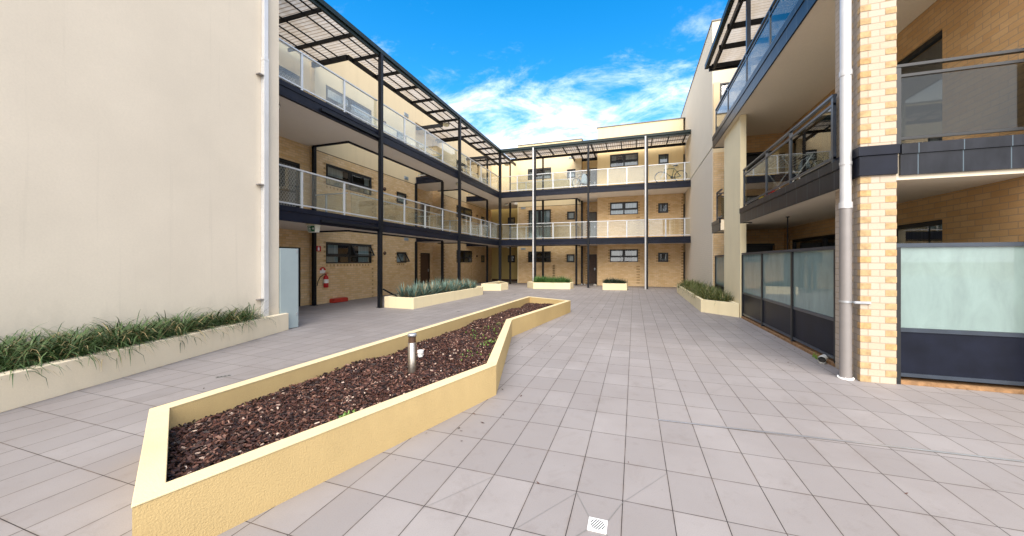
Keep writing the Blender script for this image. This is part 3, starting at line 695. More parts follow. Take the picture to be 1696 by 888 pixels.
for L in (1, 2):
    for i, (x0, x1, ps) in enumerate(segs):
        gm = 'glass_rail'
        if i == 2: gm = ['glass_rail', 'glass_rail_sheen', 'glass_rail_sheen'] if L == 2 else ['glass_rail', 'glass_rail', 'glass_rail_sheen']  # some panels carry the pale reflection in their colour
        rail(GB, (x0, YO + .03), (x1, YO + .03), FL[L], ps, gm)
    rail(GB, (-8.1, YI - .03), (-3.66, YI - .03), FL[L], [1.1, 3.0]); rail(GB, (-3.53, YI + .06), (-3.53, YL - .1), FL[L], [])
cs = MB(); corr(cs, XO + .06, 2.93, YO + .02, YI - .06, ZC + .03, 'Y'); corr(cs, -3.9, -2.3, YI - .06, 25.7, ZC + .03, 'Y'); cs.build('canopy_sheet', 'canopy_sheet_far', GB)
b = MB(); b.box(XO + .1, 2.93, YI - .06, YI, ZC - .15, ZC + .01)
b.box(XO - .03, XO + .04, YO, 25.1, ZC - .15, ZC + .02); b.box(-3.94, -3.88, YI, 25.5, ZC - .16, ZC + .02); b.box(-3.88, -2.3, 25.3, 25.4, ZC - .16, ZC + .02)
x = XO + .55
while x < 2.9:
    b.box(x, x + .055, YO + .02, YI - .061, ZC - .12, ZC - .015)
    if -3.88 < x < -2.4: b.box(x, x + .055, YI, 25.3, ZC - .12, ZC - .015)
    x += .86
b.box(XO + .1, 2.93, YO + .62, YO + .655, ZC - .016, ZC + .014); b.box(XO + .1, 2.93, YO + 1.25, YO + 1.285, ZC - .016, ZC + .014)
b.build('canopy_frame', 'steel_black', GB)
b = MB(); b.box(XO - .02, 2.93, YO - .11, YO + .02, ZC - .06, ZC + .08); b.box(XO + .1, 2.93, YO - .05, YO + .02, ZC - .16, ZC - .06); b.build('gutter', 'gutter_green', GB)
# round downpipes of the far walkway
for x, lb in ((-5.93, 'slim silver downpipe rising behind the long green planter box'), (.615, 'slim silver downpipe right of the small planter box')):
    t = thing('downpipe', lb, 'downpipe', (x, YO - .13, 0), 'silver downpipes on the far walkway')
    b = MB(); b.tube([(x, YO - .13, 0), (x, YO - .13, 8.62)], .048, 14); b.build('pipe', 'pipe_white', t)
    for z_ in (1.1, 2.9, 5.9, 8.4):
        b = MB(); b.tube([(x, YO - .13, z_), (x, YO - .13, z_ + .03)], .056, 14); b.build('collar', 'zinc', t)

# ---------------------------------------------------------------- right tower
TX = 2.95
TW = thing('rendered_tower', 'tall cream stair tower with painted brick base beyond the right balconies', 'building', (TX, 19, 0))
b = MB()
b.box(TX, 8, 16.16, 27, 0, 6.07, 1); b.box(TX, 8, 16.155, 27, 6.13, 11.08, 0); b.box(TX + .03, 8, 16.19, 27, 6.07, 6.13, 2)
b.build('wall', ['tower_cream', 'brick_painted', 'door_grey'], TW)
b = MB(); b.box(TX - .03, 8, 16.12, 27, 11.08, 11.13); b.build('parapet_capping', 'door_grey', TW)
# ---------------------------------------------------------------- right balcony building
RB = thing('balcony_building', 'cream and brick apartment building with stacked balconies on the right', 'building', (4.5, 9, 0))
PC = Pl('X', 4.5, -1); PY1 = Pl('Y', 13.6, -1); PY2 = Pl('Y', 16.15, -1)
b = MB()
oh = [(7.4, 13.1, FL[L] + .02, FL[L] + 2.22) for L in range(3)]
wall(b, PC, 5.93, 13.6, 0, 10.5, oh, 0, .25, 5.85, 1)
wall(b, PY1, 2.97, 4.5, 0, 5.64, [(3.2, 4.25, .02, 2.14), (3.2, 4.25, 2.97, 5.1)], 0, .2)
wall(b, PC, 13.8, 16.15, 0, 10.5, [], 2, .25, 5.85, 1)
wall(b, PY2, TX + .001, 4.5, 0, 10.5, [(3.33, 4.3, 0.02, 2.2), (3.33, 4.3, 2.97, 5.1), (3.2, 4.3, 6.03, 8.86)], 2, .2, 5.85, 1) if False else None
b.build('wall', ['brick_rust', 'wall_yellow_shaded', 'brick_tan'], RB)
b = MB()   # end wall facing us, with door recess drawn as real openings in a thin skin proud of the tower
wall(b, Pl('Y', 16.05, -1), TX + .02, 4.5, 0, 8.6, [(3.33, 4.3, 0.02, 2.2), (3.33, 4.3, 2.97, 5.1), (3.19, 4.3, 6.03, 8.66)], 0, .1, 5.85, 1)
b.build('end_wall', ['brick_tan', 'wall_yellow'], RB)
for (u0, u1, z0, z1) in ((3.33, 4.3, .02, 2.2), (3.33, 4.3, 2.97, 5.1), (3.19, 4.3, 6.03, 8.55)):
    fb = MB(); P = Pl('Y', 16.05, -1)
    for a, c, d, e in ((u0, u1, z1 - .06, z1), (u0, u0 + .06, z0, z1 - .06), (u1 - .06, u1, z0, z1 - .06), ((u0 + u1) / 2 - .03, (u0 + u1) / 2 + .03, z0, z1 - .06)): P.box(fb, a, c, -.08, -.01, d, e)
    f = fb.build('sliding_door', 'frame_black', RB)
    gb = MB(); P.quad(gb, [(u0 + .05, -.05, z0), (u1 - .05, -.05, z0), (u1 - .05, -.05, z1 - .05), (u0 + .05, -.05, z1 - .05)]); gb.build('pane', 'glass_window', f)
    gb = MB(); P.quad(gb, [(u0, -.095, z0), (u1, -.095, z0), (u1, -.095, z1), (u0, -.095, z1)]); gb.build('curtain', 'curtain_dark', f)
for L in range(3):
    u0, u1, z0, z1 = oh[L]; fb = MB()
    for a, c, d, e in ((u0, u1, z1 - .07, z1), (u0, u0 + .06, z0, z1), (u1 - .06, u1, z0, z1), (9.3, 9.37, z0, z1 - .07), (11.2, 11.27, z0, z1 - .07)): PC.box(fb, a, c, -.12, -.04, d, e)
    f = fb.build('sliding_door', 'frame_black', RB)
    gb = MB(); PC.quad(gb, [(u0 + .05, -.09, z0), (u1 - .05, -.09, z0), (u1 - .05, -.09, z1 - .05), (u0 + .05, -.09, z1 - .05)]); gb.build('pane', 'glass_window', f)
    gb = MB(); PC.quad(gb, [(u0, -.24, z0), (u1, -.24, z0), (u1, -.24, z1), (u0, -.24, z1)]); gb.build('curtain', 'curtain_dark', f)
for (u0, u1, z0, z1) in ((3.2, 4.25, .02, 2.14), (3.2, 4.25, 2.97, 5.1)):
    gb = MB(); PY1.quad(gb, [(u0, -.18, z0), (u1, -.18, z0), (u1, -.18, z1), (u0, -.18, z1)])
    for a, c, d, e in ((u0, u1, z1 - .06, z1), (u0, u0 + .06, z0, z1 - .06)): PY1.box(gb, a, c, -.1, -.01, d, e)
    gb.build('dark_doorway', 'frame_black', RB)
b = MB(); b.box(2.81, 2.955, 11.6, 13.52, 0, 5.80); b.build('fin_column', 'planter_pale', RB, .004)
# main body behind and the street face to the right
b = MB(); b.box(4.76, 12, 5.94, 27, 0, 10.5, 0); b.box(4.5, 12, 5.70, 5.93, 0, 10.5, 1); b.build('side_wall', ['wall_yellow', 'brick_pale'], RB)
# slabs
XB = 2.68
for (x0, x1, y0, y1, z1, nm) in ((XB + .03, 4.49, 6.14, 11.05, 2.945, 0), (3.17, 4.49, 5.94, 6.139, 2.945, 0), (3.17, 4.49, 5.94, 6.139, 5.99, 0), (2.965, 4.49, 11.05, 13.59, 2.945, 0), (XB + .03, 4.49, 13.53, 14.72, 2.945, 0), (XB + .03, 4.49, 6.14, 14.62, 5.99, 0)):
    b = MB(); b.box(x0, x1, y0, y1, z1 - .34, z1); b.build('balcony_slab', 'soffit_warm', RB)
def fascia(pts, z0, z1, hollow=.04):
    """clad fascia following a polyline (x,y), with a proud cap"""
    mb = MB()
    for (xa, ya), (xb, yb) in zip(pts[:-1], pts[1:]):
        if abs(xa - xb) < 1e-6:
            mb.box(xa, xa + .03, min(ya, yb), max(ya, yb), z0, z1 - .13); mb.box(xa - .015, xa + .035, min(ya, yb) - .015, max(ya, yb), z1 - .127, z1)
        else:
            mb.box(min(xa, xb) + .03, max(xa, xb), ya, ya + .03, z0, z1 - .13); mb.box(min(xa, xb) + .035, max(xa, xb), ya - .015, ya + .035, z1 - .127, z1)
    return mb.build('fascia', 'cladding', RB)
fascia([(XB, 6.13), (XB, 11.1)], 2.58, 2.97); fascia([(XB, 13.53), (XB, 14.78)], 2.58, 2.97); fascia([(XB, 5.94), (XB, 14.66)], 5.63, 6.03)
fascia([(3.16, 5.90), (4.5, 5.90)], 2.66, 3.05); fascia([(XB + .2, 5.90), (4.5, 5.90)], 5.63, 6.03)
b = MB(); b.box(XB + .03, 4.4, 14.66, 14.70, 5.63, 6.03); b.box(XB + .03, 4.4, 14.74, 14.78, 2.58, 2.97); b.box(XB + .031, 2.95, 11.06, 11.10, 2.58, 2.965); b.build('end_fascia', 'cladding', RB)
# brick pier
b = MB(); b.prism([(2.82, 6.6), (2.82, 6.12), (2.80, 5.93), (3.165, 5.93), (3.165, 6.6)], 0, 5.63); b.prism([(2.82, 6.6), (2.82, 6.12), (2.80, 5.93), (3.165, 5.93), (3.165, 6.6)], 6.03, 8.5); wb = b
b = MB(); Pp = Pl('Y', 5.93, -1); Px = Pl('X', 2.82, -1)
z = .008; k = 0
while z < 5.6:
    if not 2.60 < z < 3.06:
        r1, r2 = random.random(), random.random()
        if k % 2 == 0: b.box(2.797, 2.91, 5.926, 5.99, z, z + .074, 0 if r1 < .8 else 1)
        else: b.box(3.055, 3.168, 5.926, 6.05, z, z + .074, 0 if r2 < .8 else 1)
        if k % 2 == 1: b.box(2.815, 2.83, 6.14, 6.25, z, z + .074, 0 if r1 < .85 else 1)
    z += .086; k += 1
wb.merge(b, 1).build('brick_pier', ['brick_pale', 'quoin_pale', 'quoin'], RB)
b = MB(); b.box(2.775, 3.165, 5.90, 6.56, 2.68, 2.93); b.box(2.76, 3.18, 5.885, 6.56, 2.933, 3.055); b.build('pier_band', 'fascia_dark', RB, .003)
# balcony balustrades
rail(RB, (XB + .07, 6.45), (XB + .07, 11.0), 2.99, [.03, 1.55, 2.83, 4.52], 'glass_balcony', 'frame_blue', 1.0, two=True)
rail(RB, (XB + .07, 13.56), (XB + .07, 14.3), 2.99, [.71], 'glass_balcony', 'frame_blue', .98, two=True)
rail(RB, (XB + .07, 14.32), (4.4, 14.32), 2.99, [], 'glass_balcony', 'frame_blue', .98, two=True)
rail(RB, (XB + .07, 6.0), (XB + .07, 14.45), 6.06, [.9, 3.06, 4.75, 6.70, 8.42], 'glass_balcony', 'frame_blue', .88, two=True)
rail(RB, (XB + .1, 14.47), (4.4, 14.47), 6.06, [.8], 'glass_balcony', 'frame_blue', .88, two=True)
rail(RB, (3.17, 5.98), (4.48, 5.98), 3.06, [.03, 1.27], 'glass_balcony', 'frame_black', 1.02, two=True)
rail(RB, (2.8, 5.98), (4.48, 5.98), 6.06, [.03, 1.27], 'glass_balcony', 'frame_black', .9, two=True)
post(RB, XB + .12, 10.82, 6.03, 8.6, .045, 'frame_blue'); post(RB, XB + .12, 7.2, 6.03, 8.6, .045, 'frame_blue')
# upper canopy
cs = MB(); corr(cs, 2.56, 4.45, 4.6, 14.6, 8.60, 'X'); cs.build('canopy_sheet', 'canopy_sheet', RB)
b = MB()
for y in (14.5, 13.3, 12.2, 11.0, 9.8, 8.6, 7.4, 6.2): b.box(2.62, 4.49, y - .04, y + .04, 8.44, 8.58)
b.box(2.56, 4.49, 14.58, 14.68, 8.42, 8.64); b.box(2.66, 2.74, 4.6, 14.55, 8.42, 8.58); b.build('canopy_frame', 'steel_black', RB)
b = MB(); b.box(2.44, 2.56, 4.6, 14.75, 8.56, 8.72); b.build('gutter', 'gutter_green', RB)

# ---------------------------------------------------------------- privacy screens at ground level
def fence(name, P, u0, u1, posts, label, zb=.10, zm=.70, zt=1.80):
    t = thing(name, label, 'privacy screen', P.pt((u0 + u1) / 2, 0, 0))
    for w_, za, zc in ((.035, zt - .05, zt), (.02, zm - .03, zm + .02), (.02, zb, zb + .045)):
        b = MB(); P.box(b, u0, u1, -w_, w_, za, zc); b.build('rail', 'frame_blue', t)
    for p in posts:
        b = MB(); P.box(b, p - .028, p + .028, -.03, .036, 0.0, zt - .051); b.build('post', 'frame_black', t)
    ps = sorted(posts)
    for a, c in zip(ps[:-1], ps[1:]):
        if c - a < .1: continue
        b = MB(); P.box(b, a + .03, c - .03, -.006, .006, zm + .022, zt - .052); b.build('frosted_glass', 'glass_frost', t)
        b = MB(); P.box(b, a + .03, c - .03, -.006, .008, zb + .046, zm - .032); b.build('solid_panel', 'fascia_dark', t)
    return t
PF = Pl('X', 2.86, -1)
fence('privacy_screen', PF, 6.6, 11.55, [6.63, 8.2, 9.9, 11.52], 'frosted glass and black panel screen between brick pier and cream fin column')
fence('privacy_screen', Pl('X', 3.0, -1), 13.56, 15.8, [13.6, 15.77], 'frosted glass screen behind the right planter, left of the cream fin column')
fence('privacy_screen', Pl('Y', 6.0, -1), 3.17, 4.49, [3.2, 4.45], 'frosted glass and black panel screen right of the brick pier')
b = MB(); b.box(2.82, 2.96, 6.6, 11.55, 0.001, .055); b.box(3.17, 4.49, 5.97, 6.15, 0.001, .05); b.build('brick_kerb', 'kerb', RB)
# pier downpipe
t = thing('downpipe', 'large round grey downpipe in front of the brick pier', 'downpipe', (2.69, 6.03, 0))
b = MB(); b.tube([(2.69, 6.03, 0), (2.69, 6.03, 2.35)], .066, 20); b.build('pipe', 'pipe_grey', t)
b = MB(); b.tube([(2.69, 6.03, 2.35), (2.69, 6.03, 8.6)], .061, 20); b.build('upper_pipe', 'pipe_white', t)
for za, zc, rr_ in ((2.28, 2.36, .072), (4.05, 4.12, .068), (2.86, 2.90, .067)):
    b = MB(); b.tube([(2.69, 6.03, za), (2.69, 6.03, zc)], rr_, 20); b.build('collar', 'pipe_white', t)
b = MB(); b.tube([(2.69, 6.03, 1.02), (2.69, 6.03, 1.045)], .072, 20); b.box(2.73, 2.9, 5.905, 5.925, 1.02, 1.05); b.box(2.74, 2.76, 5.90, 6.03, 1.02, 1.045); b.build('bracket', 'zinc', t)
b = MB()
for i in range(26):
    a = i / 26 * 2 * math.pi; b.tube([(2.69 + .07 * math.cos(a), 6.03 + .07 * math.sin(a), 0), (2.69 + .085 * math.cos(a + .2), 6.03 + .085 * math.sin(a + .2), .016 + .01 * random.random())], [.018, .006], 6)
b.build('mortar_collar', 'white', t)
t = thing('pvc_elbow', 'white plastic pipe elbow poking out under the black screen panel', 'pipe', (2.74, 6.85, 0))
b = MB(); b.tube([(3.0, 7.1, .06), (2.86, 6.98, .06), (2.78, 6.88, .06), (2.73, 6.78, .055)], .05, 16, cap=False); b.tube([(2.745, 6.81, .057), (2.725, 6.77, .055)], .058, 16, cap=False); b.build('elbow', 'pvc', t)
b = MB(); b.tube([(2.76, 6.84, .057), (2.755, 6.83, .057)], .049, 16); b.build('opening', 'black', t)
tgr = MB()
for i in range(26):
    a = random.uniform(0, 6.3); p = Vector((2.80 + random.uniform(-.03, .03), 7.15 + random.uniform(-.1, .1), 0)); h = random.uniform(.04, .09)
    q1 = p + Vector((math.cos(a) * .03, math.sin(a) * .03, h)); tgr.add([p + Vector((.006, 0, 0)), p - Vector((.006, 0, 0)), q1], [(0, 1, 2)], 0, False, random.random())
tag(tgr.build('weed', 'leaf_weed', tone=True), 'small green weed at the foot of the black screen panel', 'weed')

# ---------------------------------------------------------------- planters
def inset(poly, d):
    n = len(poly); area = sum(poly[i][0] * poly[(i + 1) % n][1] - poly[(i + 1) % n][0] * poly[i][1] for i in range(n)); sg = 1 if area > 0 else -1
    out = []
    for i in range(n):
        p0, p1, p2 = Vector(poly[i - 1]), Vector(poly[i]), Vector(poly[(i + 1) % n])
        d1 = (p1 - p0).normalized(); d2 = (p2 - p1).normalized(); n1 = Vector((-d1.y, d1.x)) * sg; n2 = Vector((-d2.y, d2.x)) * sg
        a = p1 + n1 * d; bb = p1 + n2 * d; den = d1.x * d2.y - d1.y * d2.x
        if abs(den) < 1e-6: out.append(tuple(a)); continue
        tt = ((bb.x - a.x) * d2.y - (bb.y - a.y) * d2.x) / den; out.append(tuple(a + d1 * tt))
    return out
def planter(label, poly, h, mat, th=.11, soil=None, soilmat='soil', top_rim=None):
    cxy = (sum(p[0] for p in poly) / len(poly), sum(p[1] for p in poly) / len(poly), 0)
    t = thing('planter_box', label, 'planter', cxy); inn = inset(poly, th); n = len(poly); mb = MB()
    area = sum(poly[i][0] * poly[(i + 1) % n][1] - poly[(i + 1) % n][0] * poly[i][1] for i in range(n))
    vs = [(x, y, 0) for x, y in poly] + [(x, y, h) for x, y in poly] + [(x, y, h) for x, y in inn] + [(x, y, .02) for x, y in inn]; fs = []
    for i in range(n):
        j = (i + 1) % n
        for f in ((i, j, n + j, n + i), (n + i, n + j, 2 * n + j, 2 * n + i), (2 * n + i, 2 * n + j, 3 * n + j, 3 * n + i)): fs.append(f if area > 0 else f[::-1])
    if top_rim:
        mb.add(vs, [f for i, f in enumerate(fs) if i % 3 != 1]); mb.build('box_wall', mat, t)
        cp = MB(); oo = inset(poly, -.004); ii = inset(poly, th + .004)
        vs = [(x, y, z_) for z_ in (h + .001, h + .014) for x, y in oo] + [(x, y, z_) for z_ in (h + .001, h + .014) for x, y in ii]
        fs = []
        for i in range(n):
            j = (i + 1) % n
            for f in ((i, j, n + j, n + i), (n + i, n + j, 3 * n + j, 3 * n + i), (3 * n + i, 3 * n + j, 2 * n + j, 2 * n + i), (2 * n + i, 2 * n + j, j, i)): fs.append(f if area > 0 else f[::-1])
        cp.add(vs, fs); cp.build('top_rim', top_rim, t, .005)
    else:
        mb.add(vs, fs); mb.build('box_wall', mat, t, .006)
    if soil is not None:
        sb = MB(); p2 = inn if area > 0 else inn[::-1]; sb.add([(x, y, soil) for x, y in p2], [tuple(range(n))]); sb.build('soil', soilmat, t)
    return t, inn
MIDP = [(-3.765, 1.87), (-2.355, 1.10), (-1.535, 3.975), (-2.405, 7.13), (-1.855, 11.18), (-3.478, 12.08)]
tm, mid_in = planter('long zigzag cream planter box full of bark in the middle of the courtyard', MIDP, .347, 'planter', .115, .10, top_rim='planter_rim')
planter('cream planter box of blue green succulents beside the left walkway post', [(-8.07, 10.32), (-6.86, 10.24), (-6.76, 15.75), (-7.02, 16.4), (-8.07, 15.9)], .368, 'planter_pale', .11, .28)
planter('low empty pointed planter box near the inner courtyard corner', [(-7.8, 17.95), (-6.77, 18.25), (-6.69, 19.2), (-7.85, 20.9)], .37, 'planter_pale', .11, .27)
planter('long cream planter box of bright green grass below the far walkway', [(-6.09, 20.96), (-5.49, 20.14), (-3.41, 20.46), (-3.37, 21.36), (-5.9, 21.5)], .35, 'planter_pale', .1, .28)
planter('small square cream planter box with dark leafy plants before the far window', [(-1.64, 20.5), (-.36, 20.59), (-.33, 21.42), (-1.62, 21.4)], .36, 'planter_pale', .1, .29)
planter('angled cream planter box against the tower and fin column on the right', [(2.06, 20.1), (1.97, 12.55), (2.79, 11.62), (2.80, 13.5), (2.94, 13.7), (2.94, 20.1)], .39, 'planter_pale', .09, .30)
t = thing('planter_box', 'wedge shaped cream planter box along the big rendered wall', 'planter', (-6.8, 2, 0))
b = MB(); b.prism([(-5.15, -1.75), (-7.505, 6.24), (-7.617, 6.24), (-7.617, 5.85), (-5.27, -1.75)], 0, .385); b.build('box_wall', 'planter_left', t, .006)
b = MB(); b.add([(-7.617, -1.75, .30), (-5.27, -1.75, .30), (-7.617, 5.85, .30)], [(0, 1, 2)]); b.build('soil', 'soil', t)
def inside(p, poly):
    c = False; n = len(poly)
    for i in range(n):
        (x1, y1), (x2, y2) = poly[i], poly[(i + 1) % n]
        if (y1 > p[1]) != (y2 > p[1]) and p[0] < (x2 - x1) * (p[1] - y1) / (y2 - y1) + x1: c = not c
    return c
# bark mulch: thousands of loose chips, one mass
mb = MB(); rnd = random.Random(3)
def barkz(x, y): return .150 + .02 * math.sin(x * 2.3 + y * 1.1) + .018 * math.sin(y * 3.1 + x) + .012 * math.sin(x * 7 + y * 5)
inn2 = inset(mid_in, .004)
nx = 14; ny = 90
grid = {}
for i in range(nx + 1):
    for j in range(ny + 1): grid[i, j] = (-3.8 + 2.4 * i / nx, 1.1 + 11.2 * j / ny)
bm_v = []; 
for j in range(ny):
    y0 = 1.1 + 11.2 * j / ny; y1 = 1.1 + 11.2 * (j + 1) / ny
cnt = 0; tries = 0
while cnt < 38000 and tries < 300000:
    tries += 1
    y = 1.15 + 10.9 * (rnd.random() ** 1.45); x = rnd.uniform(-3.75, -1.5)
    if not inside((x, y), inn2): continue
    cnt += 1
    L_ = rnd.uniform(.008, .023) * (1 if rnd.random() < .9 else 1.4); w = L_ * rnd.uniform(.25, .6); th = rnd.uniform(.002, .006)
    a = rnd.gauss(1.2, 1.0); pit = rnd.gauss(0, .42); rol = rnd.gauss(0, .5)
    z = barkz(x, y) + rnd.random() ** 2 * .032
    rot = Matrix.Rotation(a, 3, 'Z') @ Matrix.Rotation(pit, 3, 'Y') @ Matrix.Rotation(rol, 3, 'X')
    c = Vector((x, y, z)); T = [Vector(p) for p in ((-L_, -w * rnd.uniform(.4, 1), 0), (L_ * rnd.uniform(.6, 1), -w, 0), (L_, w * rnd.uniform(.3, 1), 0), (-L_ * rnd.uniform(.5, 1), w, 0))]
    top = [c + rot @ (p + Vector((0, 0, th))) for p in T]; bot = [c + rot @ (p * 1.05 - Vector((0, 0, th))) for p in T]
    u = rnd.random(); tone = u * .8 if rnd.random() < .9 else .75 + .25 * u
    mb.add(top + bot, [(0, 1, 2, 3), (0, 4, 5, 1), (1, 5, 6, 2), (2, 6, 7, 3), (3, 7, 4, 0)], 0, False, tone)
o = mb.build('bark_mulch', 'bark', tone=True); o['kind'] = 'stuff'
# base layer under the chips
mb = MB()
def clipz(x, y): return (x, y, barkz(x, y) - .004)
def xspan(y, poly):
    xs = []
    for i in range(len(poly)):
        (x1, y1), (x2, y2) = poly[i], poly[(i + 1) % len(poly)]
        if (y1 > y) != (y2 > y): xs.append(x1 + (x2 - x1) * (y - y1) / (y2 - y1))
    return min(xs), max(xs)
bb = MB(); ylo = min(p[1] for p in mid_in) + .002; yhi = max(p[1] for p in mid_in) - .002; NR, NC = 160, 12; vs = []
for j in range(NR + 1):
    y = ylo + (yhi - ylo) * j / NR; xa, xb = xspan(y, mid_in)
    for i in range(NC + 1):
        x = xa + (xb - xa) * i / NC; vs.append((x, y, barkz(x, y) - .002))
bb.add(vs, [(j * (NC + 1) + i, j * (NC + 1) + i + 1, (j + 1) * (NC + 1) + i + 1, (j + 1) * (NC + 1) + i) for j in range(NR) for i in range(NC)], 0, True)
bb.build('mulch_bed', 'soil', tm)
mb = MB()
for i in range(150):
    if i % 3 == 0: x, y = rnd.uniform(2.0, 2.75), rnd.uniform(6.3, 12.0)
    elif i % 3 == 1: x, y = rnd.gauss(-1.7, .35), rnd.uniform(2.6, 10)
    else: x, y = rnd.uniform(-7, 2.5), rnd.uniform(2, 19)
    if inside((x, y), MIDP) or x < -6.9 + .0 * y and y > 9: continue
    a = rnd.uniform(0, 6.3); L_ = rnd.uniform(.008, .026); w = L_ * .35; c_, s_ = math.cos(a), math.sin(a)
    mb.add([(x - L_ * c_, y - L_ * s_, .005), (x + w * s_, y - w * c_, .006), (x + L_ * c_, y + L_ * s_, .012), (x - w * s_, y + w * c_, .007)], [(0, 1, 2, 3)], 0, False, .2 + .7 * rnd.random())
o = mb.build('leaf_litter', 'bark', tone=True); o['kind'] = 'stuff'
# weeds in the bark
mb = MB()
for (cx_, cy_, n_, sp) in ((-2.45, 2.62, 22, .035), (-2.75, 6.7, 34, .22), (-2.35, 5.6, 22, .10), (-2.6, 7.5, 30, .13), (-2.3, 4.9, 10, .1)):
    for i in range(n_):
        x, y = rnd.gauss(cx_, sp), rnd.gauss(cy_, sp * 1.6)
        if not inside((x, y), inn2): continue
        z = barkz(x, y) + .02
        for k in range(5):
            a = rnd.uniform(0, 6.3); h = rnd.uniform(.01, .035); r_ = rnd.uniform(.01, .03); d = Vector((math.cos(a), math.sin(a), 0)); s_ = Vector((-d.y, d.x, 0)) * .005
            p = Vector((x, y, z)); mb.add([p + s_, p - s_, p + d * r_ - s_ + Vector((0, 0, h)), p + d * r_ + s_ + Vector((0, 0, h))], [(0, 1, 2, 3)], 0, False, rnd.random())
o = mb.build('weeds', 'leaf_weed', tone=True); o['kind'] = 'stuff'

# ---------------------------------------------------------------- plants
def blade(mb, base, az_, ln, w, lift, droop, seg=5, tone=.5, fold=0):
    d = Vector((math.cos(az_), math.sin(az_), 0)); s_ = Vector((-d.y, d.x, 0)); p = Vector(base); el_ = lift; vs = []; st = ln / seg
    for i in range(seg + 1):
        t = i / seg; ww = w * (1 - t) ** .6 * (1 if i else .7)
        if i == seg: ww = w * .06
        vs += [p + s_ * ww, p + Vector((0, 0, -fold * ww)), p - s_ * ww] if fold else [p + s_ * ww, p - s_ * ww]
        p = p + (d * math.cos(el_) + Vector((0, 0, 1)) * math.sin(el_)) * st; el_ -= droop / seg * (0.6 + t)
    m = 3 if fold else 2; fs = []
    for i in range(seg):
        for k in range(m - 1): fs.append((i * m + k, i * m + k + 1, (i + 1) * m + k + 1, (i + 1) * m + k))
    mb.add(vs, fs, 0, True, tone)
def clump(n, ln, w, mat, name, seed, up=(.7, 1.5), droop=(1.0, 2.4), spread=.06):
    r = random.Random(seed); mb = MB()
    for i in range(n):
        a = r.uniform(0, 6.283); q_ = r.random()
        blade(mb, (r.gauss(0, spread), r.gauss(0, spread), 0), a, ln * r.uniform(.55, 1.1), w * r.uniform(.7, 1.2), r.uniform(*up), r.uniform(*droop), 5, r.random())
    o = mb.build(name, mat, tone=True); return o
def scatter(proto_list, pts, label, cat, group, rs=(.8, 1.15), seed=1, z=.3):
    r = random.Random(seed); first = set()
    for i, (x, y) in enumerate(pts):
        pr_ = proto_list[i % len(proto_list)]
        if id(pr_) in first: o = pr_.copy(); COL.objects.link(o)
        else: o = pr_; first.add(id(pr_))
        o.location = (x, y, z); o.rotation_euler = (0, 0, r.uniform(0, 6.3)); k = r.uniform(*rs); o.scale = (k, k, k * r.uniform(.85, 1.1)); tag(o, label, cat, group)
    for p in proto_list:
        if id(p) not in first: bpy.data.objects.remove(p)
def fill(poly, step, seed, jit=.4):
    r = random.Random(seed); xs = [p[0] for p in poly]; ys = [p[1] for p in poly]; out = []; y = min(ys); row = 0
    while y < max(ys):
        x = min(xs) + (step / 2 if row % 2 else 0)
        while x < max(xs):
            px_, py_ = x + r.uniform(-jit, jit) * step, y + r.uniform(-jit, jit) * step
            if inside((px_, py_), poly): out.append((px_, py_))
            x += step
        y += step * .87; row += 1
    return out
ps = [clump(135, .50, .0075, 'leaf_strap', 'strap_leaf_plant', 10 + i, (.5, 1.45), (1.2, 2.9), .05) for i in range(4)]
bed = [(-7.55, -1.6), (-5.42, -1.6), (-7.0, 3.75), (-7.38, 5.15), (-7.55, 5.55)]
scatter(ps, fill(bed, .23, 4), 'drooping dark green strap leaf plant in the wedge planter by the rendered wall', 'plant', 'strap leaf plants in the left planter', (.95, 1.45), 5, .30)
ps = [clump(120, .46, .0065, 'leaf_olive', 'strap_leaf_plant', 30 + i, (.5, 1.5), (.9, 2.5), .07) for i in range(3)]
scatter(ps, fill([(2.2, 19.9), (2.16, 12.7), (2.66, 12.05), (2.70, 13.5), (2.86, 13.7), (2.86, 19.9)], .27, 6), 'olive green strap leaf plant in the angled planter on the right', 'plant', 'strap leaf plants in the right planter', (.95, 1.4), 7, .30)
ps = [clump(120, .46, .008, 'leaf_green', 'grass_tuft', 50 + i, (.9, 1.55), (.3, 1.2), .07) for i in range(3)]
scatter(ps, fill([(-5.6, 20.9), (-5.35, 20.3), (-3.65, 20.55), (-3.6, 21.2), (-5.5, 21.3)], .22, 8), 'upright bright green grass tuft in the long far planter', 'plant', 'grass tufts in the far planter', (.8, 1.15), 8, .27)
ps = [clump(120, .42, .015, 'leaf_dark', 'leafy_plant', 60 + i, (.7, 1.5), (.4, 1.3), .07) for i in range(2)]
scatter(ps, fill([(-1.50, 20.66), (-.5, 20.7), (-.5, 21.28), (-1.50, 21.25)], .23, 9), 'dark green leafy plant in the small far planter', 'plant', 'leafy plants in the small planter', (.85, 1.1), 9, .28)
ps = [clump(30, .14, .012, 'leaf_dark', 'leafy_plant', 70 + i, (.3, 1.2), (.4, 1.3), .12) for i in range(2)]
scatter(ps, [(-7.2, 18.9), (-7.35, 19.4), (-7.1, 19.1)], 'sparse low green plant in the pointed planter', 'plant', 'low plants in the pointed planter', (.85, 1.1), 9, .26)
def aloe(seed):
    r = random.Random(seed); mb = MB()
    for i in range(44):
        a = i * 2.4 + r.uniform(-.2, .2); t = i / 44
        blade(mb, (.02 * math.cos(a), .02 * math.sin(a), .0 + .10 * t), a, .42 * r.uniform(.7, 1.1), .022 * r.uniform(.8, 1.15), .45 + 1.0 * t + r.uniform(-.1, .1), r.uniform(-.1, .5), 4, r.random() * (1 if i > 8 else 1.2), .5)
    return mb.build('agave_plant', 'leaf_aloe', tone=True)
ps = [aloe(90 + i) for i in range(4)]
